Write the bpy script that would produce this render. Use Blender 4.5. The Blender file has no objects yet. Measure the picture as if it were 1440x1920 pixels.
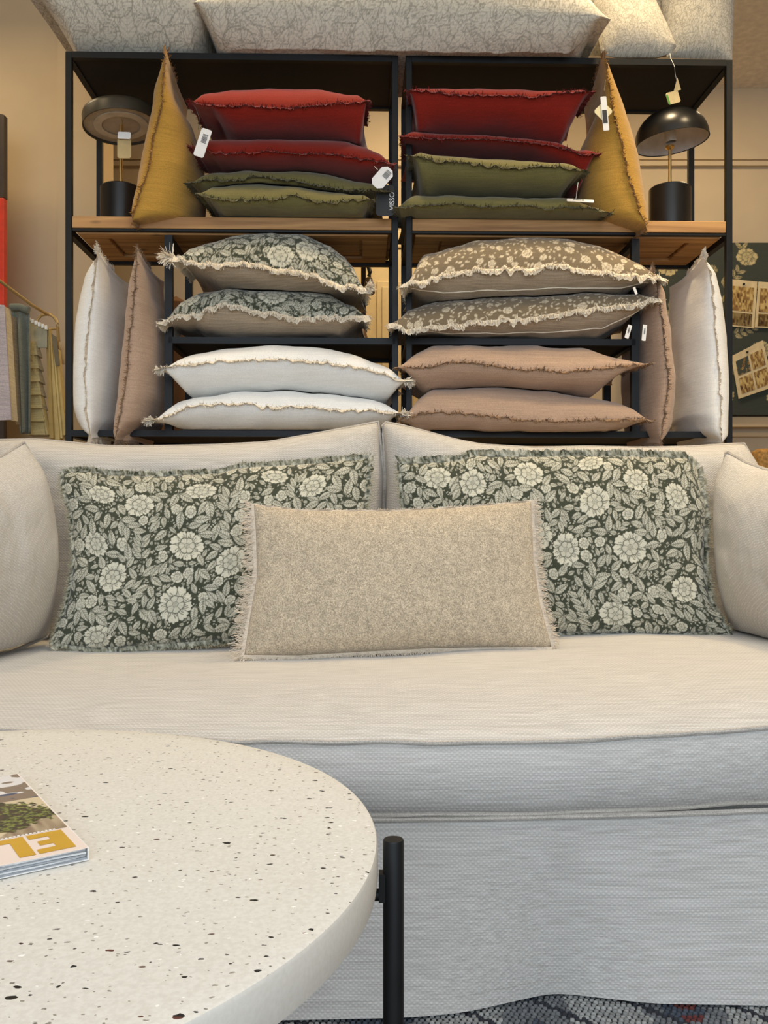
import bpy, math, random
import numpy as np
from mathutils import Vector, Euler
random.seed(4); RNG = np.random.default_rng(11)
C = bpy.context.scene.collection
F, CX, HY, CZ = 1676.0, 720.0, 970.0, 0.74      # focal length in pixels, principal column, horizon row, camera height

def lin(r, g, b):
    f = lambda c: c / 12.92 if c <= .04045 else ((c + .055) / 1.055) ** 2.4
    return (f(r / 255), f(g / 255), f(b / 255))

# ------------------------------------------------------------------ camera, world, lights, exposure
cam = bpy.data.cameras.new('camera'); camo = bpy.data.objects.new('camera', cam); C.objects.link(camo)
camo.location = (0, 0, CZ); camo.rotation_euler = (math.pi / 2, 0, 0)
cam.sensor_fit = 'VERTICAL'; cam.sensor_height = 36; cam.sensor_width = 27; cam.lens = 36 * F / 1920; cam.shift_y = 10 / 1920
cam.clip_start = .02
bpy.context.scene.camera = camo
w = bpy.data.worlds.new('world'); bpy.context.scene.world = w; w.use_nodes = True
bg = w.node_tree.nodes['Background']; bg.inputs[0].default_value = (.62, .78, 1, 1); bg.inputs[1].default_value = .5
vs = bpy.context.scene.view_settings
vs.view_transform = 'Standard'; vs.look = 'None'; vs.gamma = 1; vs.use_curve_mapping = False; vs.exposure = 0.0

def area(name, loc, target, size, energy, col, sy=None, spread=math.pi):
    l = bpy.data.lights.new(name, 'AREA'); l.energy = energy; l.color = col; l.spread = spread
    l.shape = 'RECTANGLE' if sy else 'DISK'; l.size = size
    if sy: l.size_y = sy
    o = bpy.data.objects.new(name, l); C.objects.link(o); o.location = loc
    o.rotation_euler = (Vector(target) - Vector(loc)).to_track_quat('-Z', 'Y').to_euler()
    return o
WARM = (1, .77, .45)
area('window_daylight', (.1, -1.9, 1.75), (0, 1.6, .25), 3.8, 54, (.80, .90, 1), 2.0, math.radians(130))
area('ceiling_panel', (.05, .75, 2.87), (.05, .85, 0), 2.2, 14.5, (.88, .93, 1), 1.2, math.radians(128))
SPOTS = [((.45, 1.6, 2.86), 2.2, .25), ((1.35, 1.95, 2.86), 17, .25), ((-.35, 2.45, 2.86), 7, .2), ((.75, 2.45, 2.86), 9, .2), ((-1.5, 2.1, 2.86), 8, .25), ((-1.6, 2.9, 2.7), 5, .4), ((.2, 3.7, 2.86), 18, .3), ((1.5, 3.7, 2.86), 8, .3)]
for i, (p, e, s) in enumerate(SPOTS):
    area('ceiling_spot', p, (p[0], p[1] + .15, 0), s, e * (.62 if p[1] < 2.6 else 1), WARM, None, math.radians(105) if p[1] < 2.6 else math.pi)

# ------------------------------------------------------------------ helpers
def P(px, py, D): return np.array([(px - CX) / F * D, D, CZ + (HY - py) / F * D])

def smooth(t): return t * t * (3 - 2 * t)
class Noise2:
    def __init__(s, seed): s.g = np.random.default_rng(seed).uniform(-1, 1, (64, 64))
    def __call__(s, x, y):
        x = np.asarray(x, float); y = np.asarray(y, float)
        xi = np.floor(x).astype(int); yi = np.floor(y).astype(int); fx = smooth(x - xi); fy = smooth(y - yi)
        a = s.g[xi % 64, yi % 64]; b = s.g[(xi + 1) % 64, yi % 64]; c = s.g[xi % 64, (yi + 1) % 64]; d = s.g[(xi + 1) % 64, (yi + 1) % 64]
        return (a * (1 - fx) + b * fx) * (1 - fy) + (c * (1 - fx) + d * fx) * fy
N = Noise2(3)

def mesh(name, v, f, mat, parent=None, col=None, smooth_=True, loc=None, mats=None, mi=None):
    v = np.asarray(v, float).reshape(-1, 3)
    if parent is not None and loc is None: v = v - np.array(world_loc(parent))
    elif loc is not None: v = v - np.array(loc)
    m = bpy.data.meshes.new(name)
    if isinstance(f, np.ndarray):
        k = f.shape[1]; n = f.shape[0]
        m.vertices.add(len(v)); m.vertices.foreach_set('co', v.ravel())
        m.loops.add(n * k); m.loops.foreach_set('vertex_index', f.ravel().astype(np.int32))
        m.polygons.add(n); m.polygons.foreach_set('loop_start', np.arange(0, n * k, k, dtype=np.int32))
        try: m.polygons.foreach_set('loop_total', np.full(n, k, dtype=np.int32))
        except Exception: pass
        m.update(calc_edges=True); m.validate()
    else: m.from_pydata(v.tolist(), [], f)
    m.polygons.foreach_set('use_smooth', [smooth_] * len(m.polygons))
    if col is not None:
        a = m.color_attributes.new('Col', 'FLOAT_COLOR', 'POINT')
        c = np.ones((len(v), 4)); c[:, :3] = col; a.data.foreach_set('color', c.ravel())
    for q in (mats or [mat]): m.materials.append(q)
    if mi is not None: m.polygons.foreach_set('material_index', mi)
    m.update()
    o = bpy.data.objects.new(name, m); C.objects.link(o)
    if parent is not None: o.parent = parent
    if loc is not None: o.location = loc
    return o
def world_loc(o):
    l = Vector((0, 0, 0))
    while o is not None: l = l + o.location; o = o.parent
    return l
def thing(name, loc, label, cat, group=None):
    o = bpy.data.objects.new(name, None); C.objects.link(o); o.location = tuple(float(q) for q in loc); o.empty_display_size = .05
    return tag(o, label, cat, group)
def tag(o, label, cat, group=None):
    o['label'] = label; o['category'] = cat
    if group: o['group'] = group
    return o
def lab(o, t): o['label'] = t; return o
def stuff(o): o['kind'] = 'stuff'; return o
def struct(o): o['kind'] = 'structure'; return o

class MB:
    def __init__(s): s.v = []; s.f = []
    def add(s, v, f):
        n = len(s.v); s.v += [tuple(map(float, q)) for q in v]; s.f += [tuple(i + n for i in q) for q in f]; return s
    def box(s, x0, x1, y0, y1, z0, z1, b=0.0):
        if b <= 0:
            v = [(x, y, z) for x in (x0, x1) for y in (y0, y1) for z in (z0, z1)]
            return s.add(v, [(0, 1, 3, 2), (4, 6, 7, 5), (0, 4, 5, 1), (2, 3, 7, 6), (0, 2, 6, 4), (1, 5, 7, 3)])
        import bmesh
        bm = bmesh.new(); bmesh.ops.create_cube(bm, size=1)
        for q in bm.verts: q.co = ((x0 + x1) / 2 + q.co.x * (x1 - x0), (y0 + y1) / 2 + q.co.y * (y1 - y0), (z0 + z1) / 2 + q.co.z * (z1 - z0))
        bmesh.ops.bevel(bm, geom=bm.edges[:], offset=b, segments=2, profile=.5, affect='EDGES'); bm.verts.index_update()
        s.add([q.co[:] for q in bm.verts], [[q.index for q in fa.verts] for fa in bm.faces]); bm.free(); return s
    def tube(s, pts, r, n=8, caps=True):
        pts = [Vector(p) for p in pts]; rings = []
        up = Vector((0, 0, 1)); base = len(s.v)
        rr = r if hasattr(r, '__len__') else [r] * len(pts)
        for i, p in enumerate(pts):
            t = (pts[min(i + 1, len(pts) - 1)] - pts[max(i - 1, 0)]).normalized()
            a = t.cross(up)
            if a.length < .05: a = t.cross(Vector((1, 0, 0)))
            a.normalize(); b = t.cross(a)
            for k in range(n):
                th = 2 * math.pi * k / n; q = p + (a * math.cos(th) + b * math.sin(th)) * rr[i]; s.v.append(tuple(q))
        for i in range(len(pts) - 1):
            for k in range(n): s.f.append((base + i * n + k, base + i * n + (k + 1) % n, base + (i + 1) * n + (k + 1) % n, base + (i + 1) * n + k))
        if caps: s.f.append(tuple(base + k for k in range(n))[::-1]); s.f.append(tuple(base + (len(pts) - 1) * n + k for k in range(n)))
        return s
    def lathe(s, cx, cy, prof, n=48, M=None, caps=True):
        base = len(s.v)
        for (r, z) in prof:
            for k in range(n):
                th = 2 * math.pi * k / n; q = Vector((r * math.cos(th), r * math.sin(th), z))
                if M is not None: q = M @ q
                s.v.append((q.x + cx, q.y + cy, q.z))
        for i in range(len(prof) - 1):
            for k in range(n): s.f.append((base + i * n + k, base + i * n + (k + 1) % n, base + (i + 1) * n + (k + 1) % n, base + (i + 1) * n + k))
        if caps and prof[0][0] > 1e-6: s.f.append(tuple(base + k for k in range(n))[::-1])
        if caps and prof[-1][0] > 1e-6: s.f.append(tuple(base + (len(prof) - 1) * n + k for k in range(n)))
        return s
    def out(s, name, mat, parent=None, sm=False, loc=None):
        o = mesh(name, s.v, s.f, mat, parent, smooth_=sm, loc=loc)
        if sm:
            import bmesh
            bm = bmesh.new(); bm.from_mesh(o.data); bmesh.ops.remove_doubles(bm, verts=bm.verts, dist=1e-6)
            for e in bm.edges:
                if len(e.link_faces) == 2 and e.calc_face_angle(0) > math.radians(38): e.smooth = False
            bm.to_mesh(o.data); bm.free()
        return o

# ------------------------------------------------------------------ materials
def nm(name):
    m = bpy.data.materials.new(name); m.use_nodes = True; nt = m.node_tree; b = nt.nodes['Principled BSDF']; return m, nt, b
def nd(nt, t, **k):
    n = nt.nodes.new(t)
    for a, b in k.items():
        if a.startswith('i_'):
            key = a[2:]; n.inputs[int(key) if key.isdigit() else key].default_value = b
        else: setattr(n, a, b)
    return n
def mapn(nt, scale, coord='Object'):
    tc = nd(nt, 'ShaderNodeTexCoord'); mp = nd(nt, 'ShaderNodeMapping'); mp.inputs['Scale'].default_value = scale
    nt.links.new(tc.outputs[coord], mp.inputs['Vector']); return mp
def mixc(nt, a, b, fac, mode='MIX'):
    n = nd(nt, 'ShaderNodeMix', data_type='RGBA', blend_type=mode)
    for sock, v in ((n.inputs[0], fac), (n.inputs[6], a), (n.inputs[7], b)):
        if isinstance(v, bpy.types.NodeSocket): nt.links.new(v, sock)
        elif isinstance(v, (int, float)): sock.default_value = v
        else: sock.default_value = (*v, 1)
    return n.outputs[2]
def ramp(nt, src, p0, p1):
    n = nd(nt, 'ShaderNodeMapRange'); n.inputs[1].default_value = p0; n.inputs[2].default_value = p1
    nt.links.new(src, n.inputs[0]); return n.outputs[0]
def plain(name, c, rough=.6, metal=0, noise=.06, nscale=30, bump=0.0, spec=.5):
    m, nt, b = nm(name); b.inputs['Roughness'].default_value = rough; b.inputs['Metallic'].default_value = metal
    b.inputs['Specular IOR Level'].default_value = spec
    mp = mapn(nt, (1, 1, 1)); n = nd(nt, 'ShaderNodeTexNoise'); n.inputs['Scale'].default_value = nscale; n.inputs['Detail'].default_value = 4
    nt.links.new(mp.outputs[0], n.inputs['Vector'])
    d = tuple(x * (1 - noise * 2) for x in c); l = tuple(min(1, x * (1 + noise * 2)) for x in c)
    nt.links.new(mixc(nt, d, l, ramp(nt, n.outputs[0], .3, .7)), b.inputs['Base Color'])
    if bump:
        bp = nd(nt, 'ShaderNodeBump'); bp.inputs['Strength'].default_value = bump; bp.inputs['Distance'].default_value = .004
        nt.links.new(n.outputs[0], bp.inputs['Height']); nt.links.new(bp.outputs[0], b.inputs['Normal'])
    return m
def fabric(name, c, weave=900, slub=.12, bump=.35, attr=False, sheen=.25, dark=.75, slubscale=(14, 14, 420), coarse=0):
    m, nt, b = nm(name); b.inputs['Roughness'].default_value = .93; b.inputs['Specular IOR Level'].default_value = .15
    b.inputs['Sheen Weight'].default_value = sheen; b.inputs['Sheen Roughness'].default_value = .5
    mp = mapn(nt, slubscale); s1 = nd(nt, 'ShaderNodeTexNoise'); s1.inputs['Scale'].default_value = 1; s1.inputs['Detail'].default_value = 3
    nt.links.new(mp.outputs[0], s1.inputs['Vector'])
    mp2 = mapn(nt, (weave, weave, weave)); s2 = nd(nt, 'ShaderNodeTexNoise'); s2.inputs['Scale'].default_value = 1; s2.inputs['Detail'].default_value = 1
    nt.links.new(mp2.outputs[0], s2.inputs['Vector'])
    if attr:
        a = nd(nt, 'ShaderNodeAttribute', attribute_name='Col'); base = a.outputs['Color']
    else:
        rg = nd(nt, 'ShaderNodeRGB'); rg.outputs[0].default_value = (*c, 1); base = rg.outputs[0]
    k = 1 - slub * 2
    f1 = mixc(nt, (k, k, k), (1.0, 1.0, 1.0), ramp(nt, s1.outputs[0], .36, .62))
    x = mixc(nt, base, f1, 1.0, 'MULTIPLY')
    f2 = mixc(nt, (dark, dark, dark), (1.06, 1.06, 1.06), ramp(nt, s2.outputs[0], .33, .62))
    x = mixc(nt, x, f2, 1.0, 'MULTIPLY')
    if coarse:
        v = nd(nt, 'ShaderNodeTexVoronoi'); v.inputs['Scale'].default_value = coarse; mp3 = mapn(nt, (1, 1, 1)); nt.links.new(mp3.outputs[0], v.inputs['Vector'])
        cr = mixc(nt, (.68, .66, .62), (1.2, 1.2, 1.18), v.outputs['Color']); x = mixc(nt, x, cr, .8, 'MULTIPLY')
    nt.links.new(x, b.inputs['Base Color'])
    ad = nd(nt, 'ShaderNodeMath', operation='ADD'); nt.links.new(s1.outputs[0], ad.inputs[0]); nt.links.new(s2.outputs[0], ad.inputs[1])
    bp = nd(nt, 'ShaderNodeBump'); bp.inputs['Strength'].default_value = bump; bp.inputs['Distance'].default_value = .0015
    nt.links.new(ad.outputs[0], bp.inputs['Height']); nt.links.new(bp.outputs[0], b.inputs['Normal'])
    return m
def sofa_fabric():
    m, nt, b = nm('oatmeal linen weave'); b.inputs['Roughness'].default_value = .95; b.inputs['Specular IOR Level'].default_value = .12
    b.inputs['Sheen Weight'].default_value = .2
    mp = mapn(nt, (10, 300, 420)); s1 = nd(nt, 'ShaderNodeTexNoise'); s1.inputs['Scale'].default_value = 1; s1.inputs['Detail'].default_value = 4; s1.inputs['Distortion'].default_value = .3
    nt.links.new(mp.outputs[0], s1.inputs['Vector'])
    wv = []
    for rot in (.9, -.9):
        mq = mapn(nt, (1, 1, 1)); mq.inputs['Rotation'].default_value = (.5, rot, 0)
        q = nd(nt, 'ShaderNodeTexWave', wave_type='BANDS', bands_direction='X'); q.inputs['Scale'].default_value = 62; q.inputs['Distortion'].default_value = 1.2; q.inputs['Detail Scale'].default_value = 3
        nt.links.new(mq.outputs[0], q.inputs['Vector']); wv.append(q)
    mu = nd(nt, 'ShaderNodeMath', operation='MULTIPLY'); nt.links.new(wv[0].outputs['Fac'], mu.inputs[0]); nt.links.new(wv[1].outputs['Fac'], mu.inputs[1])
    c1 = mixc(nt, lin(190, 185, 177), lin(214, 209, 201), ramp(nt, s1.outputs[0], .34, .66))
    c2 = mixc(nt, c1, mixc(nt, (.80, .80, .81), (1.05, 1.05, 1.05), mu.outputs[0]), .75, 'MULTIPLY')
    nt.links.new(c2, b.inputs['Base Color'])
    ad = nd(nt, 'ShaderNodeMath', operation='ADD'); nt.links.new(s1.outputs[0], ad.inputs[0]); nt.links.new(mu.outputs[0], ad.inputs[1])
    bp = nd(nt, 'ShaderNodeBump'); bp.inputs['Strength'].default_value = .4; bp.inputs['Distance'].default_value = .0012
    nt.links.new(ad.outputs[0], bp.inputs['Height']); nt.links.new(bp.outputs[0], b.inputs['Normal'])
    return m
def terrazzo():
    m, nt, b = nm('speckled cream terrazzo'); b.inputs['Roughness'].default_value = .5; b.inputs['Specular IOR Level'].default_value = .3
    base = mixc(nt, lin(216, 210, 196), lin(228, 223, 211), .5)
    n0 = nd(nt, 'ShaderNodeTexNoise'); n0.inputs['Scale'].default_value = 260; n0.inputs['Detail'].default_value = 2; mp = mapn(nt, (1, 1, 1)); nt.links.new(mp.outputs[0], n0.inputs['Vector'])
    cur = mixc(nt, lin(212, 207, 196), lin(222, 218, 208), ramp(nt, n0.outputs[0], .35, .65))
    dn = nd(nt, 'ShaderNodeTexNoise'); dn.inputs['Scale'].default_value = 140; nt.links.new(mp.outputs[0], dn.inputs['Vector'])
    for (sc, r0, r1, dens, ca, cb, off) in ((56, .0, .17, .13, (20, 18, 18), (95, 55, 45), 0.0), (80, .0, .17, .15, (28, 28, 30), (120, 100, 90), 3.3), (150, .02, .20, .26, (150, 142, 128), (80, 76, 68), 5.1), (90, .02, .14, .2, (246, 243, 236), (246, 240, 230), 9.7)):
        mq = mapn(nt, (.8, 1.3, .0)); mq.inputs['Location'].default_value = (off, off * .7, 0)
        av = nd(nt, 'ShaderNodeVectorMath', operation='MULTIPLY_ADD'); nt.links.new(dn.outputs['Color'], av.inputs[0]); av.inputs[1].default_value = (.006, .006, 0); nt.links.new(mq.outputs[0], av.inputs[2])
        v = nd(nt, 'ShaderNodeTexVoronoi', voronoi_dimensions='2D'); v.inputs['Scale'].default_value = sc; nt.links.new(av.outputs[0], v.inputs['Vector'])
        sp = nd(nt, 'ShaderNodeSeparateColor'); nt.links.new(v.outputs['Color'], sp.inputs[0])
        rad = nd(nt, 'ShaderNodeMapRange'); rad.inputs[1].default_value = 1 - dens; rad.inputs[2].default_value = 1; rad.inputs[3].default_value = r0 - .03; rad.inputs[4].default_value = r1; nt.links.new(sp.outputs[0], rad.inputs[0])
        lt = nd(nt, 'ShaderNodeMath', operation='LESS_THAN'); nt.links.new(v.outputs['Distance'], lt.inputs[0]); nt.links.new(rad.outputs[0], lt.inputs[1])
        gt = nd(nt, 'ShaderNodeMath', operation='GREATER_THAN'); gt.inputs[1].default_value = 1 - dens; nt.links.new(sp.outputs[0], gt.inputs[0])
        mm = nd(nt, 'ShaderNodeMath', operation='MULTIPLY'); nt.links.new(lt.outputs[0], mm.inputs[0]); nt.links.new(gt.outputs[0], mm.inputs[1])
        cc = mixc(nt, lin(*ca), lin(*cb), ramp(nt, sp.outputs[1], .6, .9))
        cur = mixc(nt, cur, cc, mm.outputs[0])
    # chips show on the ground top face only; the rim is plain
    g = nd(nt, 'ShaderNodeNewGeometry'); sx = nd(nt, 'ShaderNodeSeparateXYZ'); nt.links.new(g.outputs['Normal'], sx.inputs[0])
    side = mixc(nt, lin(214, 209, 198), lin(221, 217, 207), ramp(nt, n0.outputs[0], .3, .7))
    nt.links.new(mixc(nt, side, cur, ramp(nt, sx.outputs[2], .6, .9)), b.inputs['Base Color'])
    bp = nd(nt, 'ShaderNodeBump'); bp.inputs['Strength'].default_value = .04; bp.inputs['Distance'].default_value = .001; nt.links.new(n0.outputs[0], bp.inputs['Height']); nt.links.new(bp.outputs[0], b.inputs['Normal'])
    return m
def wood(name, a, c, sc=(2.2, 38, 38)):
    m, nt, b = nm(name); b.inputs['Roughness'].default_value = .6
    mp = mapn(nt, sc); n = nd(nt, 'ShaderNodeTexNoise'); n.inputs['Scale'].default_value = 1; n.inputs['Detail'].default_value = 5; n.inputs['Distortion'].default_value = .8
    nt.links.new(mp.outputs[0], n.inputs['Vector'])
    k = nd(nt, 'ShaderNodeTexVoronoi'); k.inputs['Scale'].default_value = 4.5; mk = mapn(nt, (1, 3, 3)); nt.links.new(mk.outputs[0], k.inputs['Vector'])
    x = mixc(nt, a, c, ramp(nt, n.outputs[0], .32, .66)); kn = ramp(nt, k.outputs['Distance'], .03, .12)
    nt.links.new(mixc(nt, tuple(q * .35 for q in a), x, kn), b.inputs['Base Color'])
    return m

M = {}
M['sofa'] = sofa_fabric()
M['pipe'] = fabric('linen piping', lin(196, 188, 177), weave=500)
M['red'] = fabric('brick red linen', lin(140, 35, 22), slub=.06, weave=650)
M['red_f'] = fabric('brick red frayed thread', lin(128, 26, 18), slub=.2)
M['olive'] = fabric('olive green linen', lin(122, 115, 70), slub=.08, weave=650)
M['olive_f'] = fabric('olive frayed thread', lin(98, 92, 56), slub=.2)
M['must'] = fabric('mustard linen', lin(196, 150, 66), slub=.08, weave=650)
M['must_f'] = fabric('mustard frayed thread', lin(176, 126, 50), slub=.2)
M['taupe'] = fabric('dusty taupe linen', lin(196, 165, 140), slub=.07, weave=650)
M['taupe_f'] = fabric('taupe frayed thread', lin(156, 126, 98), slub=.2)
M['white'] = fabric('off white linen', lin(248, 246, 240), slub=.03, dark=.88, weave=650)
M['white_f'] = fabric('off white frayed thread', lin(244, 234, 216), slub=.1)
M['linen'] = fabric('natural flax linen', lin(186, 168, 144), slub=.12, weave=600)
M['cream_f'] = fabric('cream frayed thread', lin(246, 234, 212), slub=.08, dark=.85)
M['green_f'] = plain('mixed green and cream frayed thread', lin(164, 158, 132), .9, 0, .24, 420)
M['print'] = fabric('printed cotton', (1, 1, 1), attr=True, slub=.05, dark=.82, weave=800)
M['boucle'] = fabric('oatmeal wool tweed', lin(206, 190, 166), slub=.08, weave=420, dark=.62, bump=.9, coarse=330, slubscale=(60, 60, 60))
M['boucle_f'] = fabric('oatmeal fringe thread', lin(224, 208, 186), slub=.08, dark=.85)
M['blk'] = plain('matt black steel', (.006, .0065, .007), .5, 0, .1, spec=.3)
M['blkpanel'] = plain('black stained panel', (.010, .008, .007), .75)
M['brass'] = plain('brushed brass', (.83, .60, .25), .25, 1, .03)
M['lampblk'] = plain('satin black lacquer', (.01, .01, .01), .3, 0, .05)
M['lampin'] = plain('white lamp inside', (.62, .60, .57), .6)
M['wood'] = wood('warm knotty pine', lin(150, 104, 58), lin(198, 150, 92))
M['wall'] = plain('warm cream paint', lin(216, 192, 154), .85, 0, .015, 6)
M['wall2'] = plain('tan paint', lin(206, 188, 160), .85, 0, .02, 6)
M['ceil'] = plain('ceiling paint', lin(230, 222, 208), .9)
M['floor'] = wood('grey oak floor', lin(120, 105, 90), lin(150, 134, 116), (3, 30, 30))
M['paper'] = plain('white card', lin(238, 236, 232), .6, 0, .02)
M['ink'] = plain('black ink', (.02, .02, .02), .6)
M['kraft'] = plain('kraft card', lin(206, 186, 140), .7)
M['greenink'] = plain('green ink', lin(80, 150, 60), .7)
M['terr'] = terrazzo()

# ------------------------------------------------------------------ textile print painter (flat print colours only)
class Print:
    def __init__(s, w, h, seed): s.w = w; s.h = h; s.a = np.zeros((h, w)); s.o = np.zeros((h, w), bool); s.r = np.random.default_rng(seed)
    def win(s, cx, cy, R):
        x0, x1 = max(0, int(cx - R)), min(s.w, int(cx + R) + 1); y0, y1 = max(0, int(cy - R)), min(s.h, int(cy + R) + 1)
        if x1 <= x0 or y1 <= y0: return None
        Y, X = np.mgrid[y0:y1, x0:x1]; return slice(y0, y1), slice(x0, x1), X - cx, Y - cy
    def leaf(s, cx, cy, ang, L, W, maxov=.15, line=1.6, veins=True, force=False, lite=1.0):
        q = s.win(cx, cy, L * .62 + 3)
        if q is None: return False
        sy, sx, X, Y = q; c, sn = math.cos(ang), math.sin(ang)
        u = (X * c + Y * sn) / L + .5; t = (-X * sn + Y * c); uu = np.clip(u, 0, 1)
        hw = W * .5 * np.sin(np.pi * uu ** .75) * (1 - .12 * np.abs(np.sin(uu * np.pi * 6)))
        inside = (u > 0) & (u < 1) & (np.abs(t) < hw); fat = (u > -.03) & (u < 1.03) & (np.abs(t) < hw + line)
        n = inside.sum()
        if n < 4: return False
        if not force and (s.o[sy, sx] & inside).sum() > maxov * n: return False
        A = s.a[sy, sx]; A[fat] = 0
        val = np.full(X.shape, .82 * lite)
        if veins:
            val[np.abs(t) < max(.8, L * .022)] = .12
            sv = np.sin((u * 7 - np.abs(t) / W * 3.0) * 2 * np.pi); val[(sv > .45) & (np.abs(t) < hw * .9)] = .22
            val += .12 * np.where(t > 0, 1, 0)
        A[inside] = val[inside]; s.o[sy, sx] |= fat; return True
    def flower(s, cx, cy, R, n=9, sq=1.0, ang=0, centre=True, force=True, maxov=.1, line=2.0, soft=False):
        q = s.win(cx, cy, R * 1.15 + 3)
        if q is None: return False
        sy, sx, X, Y = q; c, sn = math.cos(ang), math.sin(ang); x = X * c + Y * sn; y = (-X * sn + Y * c) / sq
        r = np.hypot(x, y) / R; th = np.arctan2(y, x); ph = s.r.uniform(0, 6)
        edge = .80 + .15 * np.abs(np.cos(n * th / 2 + ph)) ** .5 + .035 * np.sin(th * n * 3.0 + 1) + .07 * np.sin(th * 2 + ph * 2)
        inside = r < edge; fat = r < edge + line / R
        if not force and (s.o[sy, sx] & inside).sum() > maxov * inside.sum(): return False
        A = s.a[sy, sx]; A[fat] = 0; val = np.full(X.shape, 1.0)
        if R > 9:
            pet = np.abs(np.cos(n * th / 2 + ph)); val[(pet < .14) & (r > .42)] = .2
            st = np.sin(th * 34 + 3 * np.sin(r * 9)); val[(st > .1) & (r > .44) & (r < .66 + .12 * np.sin(th * 11))] = .25
            e2 = .40 + .07 * np.abs(np.cos(th * 3 + ph)); val[(r < e2 + .06)] = .15; val[r < e2] = .88
            val[(np.abs(np.cos(th * 3 + ph)) < .2) & (r < e2)] = .3
            val[r < .17] = .2; val[(r < .15) & (np.sin(x * 2.2) * np.sin(y * 2.2) > -.1)] = .9
        else:
            val[(np.abs(np.cos(n * th / 2 + ph)) < .22) & (r > .25)] = .3; val[r < .26] = .25; val[r < .14] = .95
        A[inside] = val[inside]; s.o[sy, sx] |= fat; return True
    def stem(s, pts, w=1.6, val=.8, line=1.2):
        for i in range(len(pts) - 1):
            (x0, y0), (x1, y1) = pts[i], pts[i + 1]; n = max(2, int(math.hypot(x1 - x0, y1 - y0)))
            for k in range(n):
                x = x0 + (x1 - x0) * k / n; y = y0 + (y1 - y0) * k / n; q = s.win(x, y, w + line + 1)
                if q is None: continue
                sy, sx, X, Y = q; d = np.hypot(X, Y); A = s.a[sy, sx]; O = s.o[sy, sx]
                A[(d < w * .6 + line) & ~O] = 0; A[(d < w * .6)] = val
            for k in range(0, n, 2):
                x = x0 + (x1 - x0) * k / n; y = y0 + (y1 - y0) * k / n; q = s.win(x, y, w + 1)
                if q: sy, sx, X, Y = q; s.o[sy, sx] |= np.hypot(X, Y) < w
    def sprig(s, x, y, ang, L, n, lw, curve=.0, ov=.25):
        px, py = x, y; a = ang; st = L / n; pts = [(x, y)]; leaves = []
        for i in range(n):
            px += math.cos(a) * st; py += math.sin(a) * st; a += curve; pts.append((px, py))
            for sd in (-1, 1): leaves.append((px, py, a + sd * .75, lw * (1.0 - .05 * i)))
        leaves.append((px, py, a, lw * 1.1))
        s.stem(pts, 1.5)
        for (lx, ly, la, ll) in leaves: s.leaf(lx + math.cos(la) * ll * .55, ly + math.sin(la) * ll * .55, la, ll, ll * .46, ov)
def dense_floral(w, h, flowers, seed, k=1.5):
    p = Print(int(w * k), int(h * k), seed); r = p.r
    for (x, y, R, sq) in flowers: p.flower(x * k, y * k, R * k, n=int(r.integers(7, 10)), sq=sq, ang=r.uniform(-.4, .4))
    area_ = p.w * p.h / (k * k)
    for i in range(int(area_ / 3200)):
        x, y = r.uniform(0, p.w), r.uniform(0, p.h)
        if p.o[int(y), int(x)]: continue
        p.flower(x, y, r.uniform(10, 14) * k, n=5, force=False, maxov=.05)
    for i in range(int(area_ / 900)):
        x, y = r.uniform(0, p.w), r.uniform(0, p.h)
        if p.o[int(y), int(x)]: continue
        p.sprig(x, y, r.uniform(0, 6.28), r.uniform(36, 66) * k, int(r.integers(2, 5)), r.uniform(25, 38) * k, r.uniform(-.35, .35), .25)
    for (L, cnt) in ((32, 1), (24, 2), (17, 3), (12, 5), (8, 7), (5, 9)):
        for i in range(int(area_ / 300 * cnt)):
            x, y = r.uniform(0, p.w), r.uniform(0, p.h)
            if p.o[int(y), int(x)]: continue
            p.leaf(x, y, r.uniform(0, 6.28), L * k * r.uniform(.8, 1.2), L * k * .5, .05, line=1.3, veins=L > 7)
    return p
def sparse_floral(w, h, seed, k=1.5):
    p = Print(int(w * k), int(h * k), seed); r = p.r
    for i in range(int(w * h / 700)):
        x, y = r.uniform(0, p.w), r.uniform(0, p.h)
        if p.o[int(y), int(x)]: continue
        if p.flower(x, y, r.uniform(6, 13) * k, n=5, force=False, maxov=.0, line=1):
            for j in range(r.integers(2, 5)):
                a = r.uniform(0, 6.28); d = 20 * k
                p.stem([(x + math.cos(a) * 12 * k, y + math.sin(a) * 12 * k), (x + math.cos(a) * d * 1.3, y + math.sin(a) * d * 1.3)], 1.4)
                p.leaf(x + math.cos(a) * d * 1.5, y + math.sin(a) * d * 1.5, a + r.uniform(-.8, .8), 12 * k, 6 * k, .3, line=.8, veins=False)
    for i in range(int(w * h / 150)):
        x, y = r.uniform(0, p.w), r.uniform(0, p.h)
        if not p.o[int(y), int(x)]: p.leaf(x, y, r.uniform(0, 6.28), r.uniform(5, 11) * k, 4.5 * k, .0, line=3, veins=False)
    return p
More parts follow.
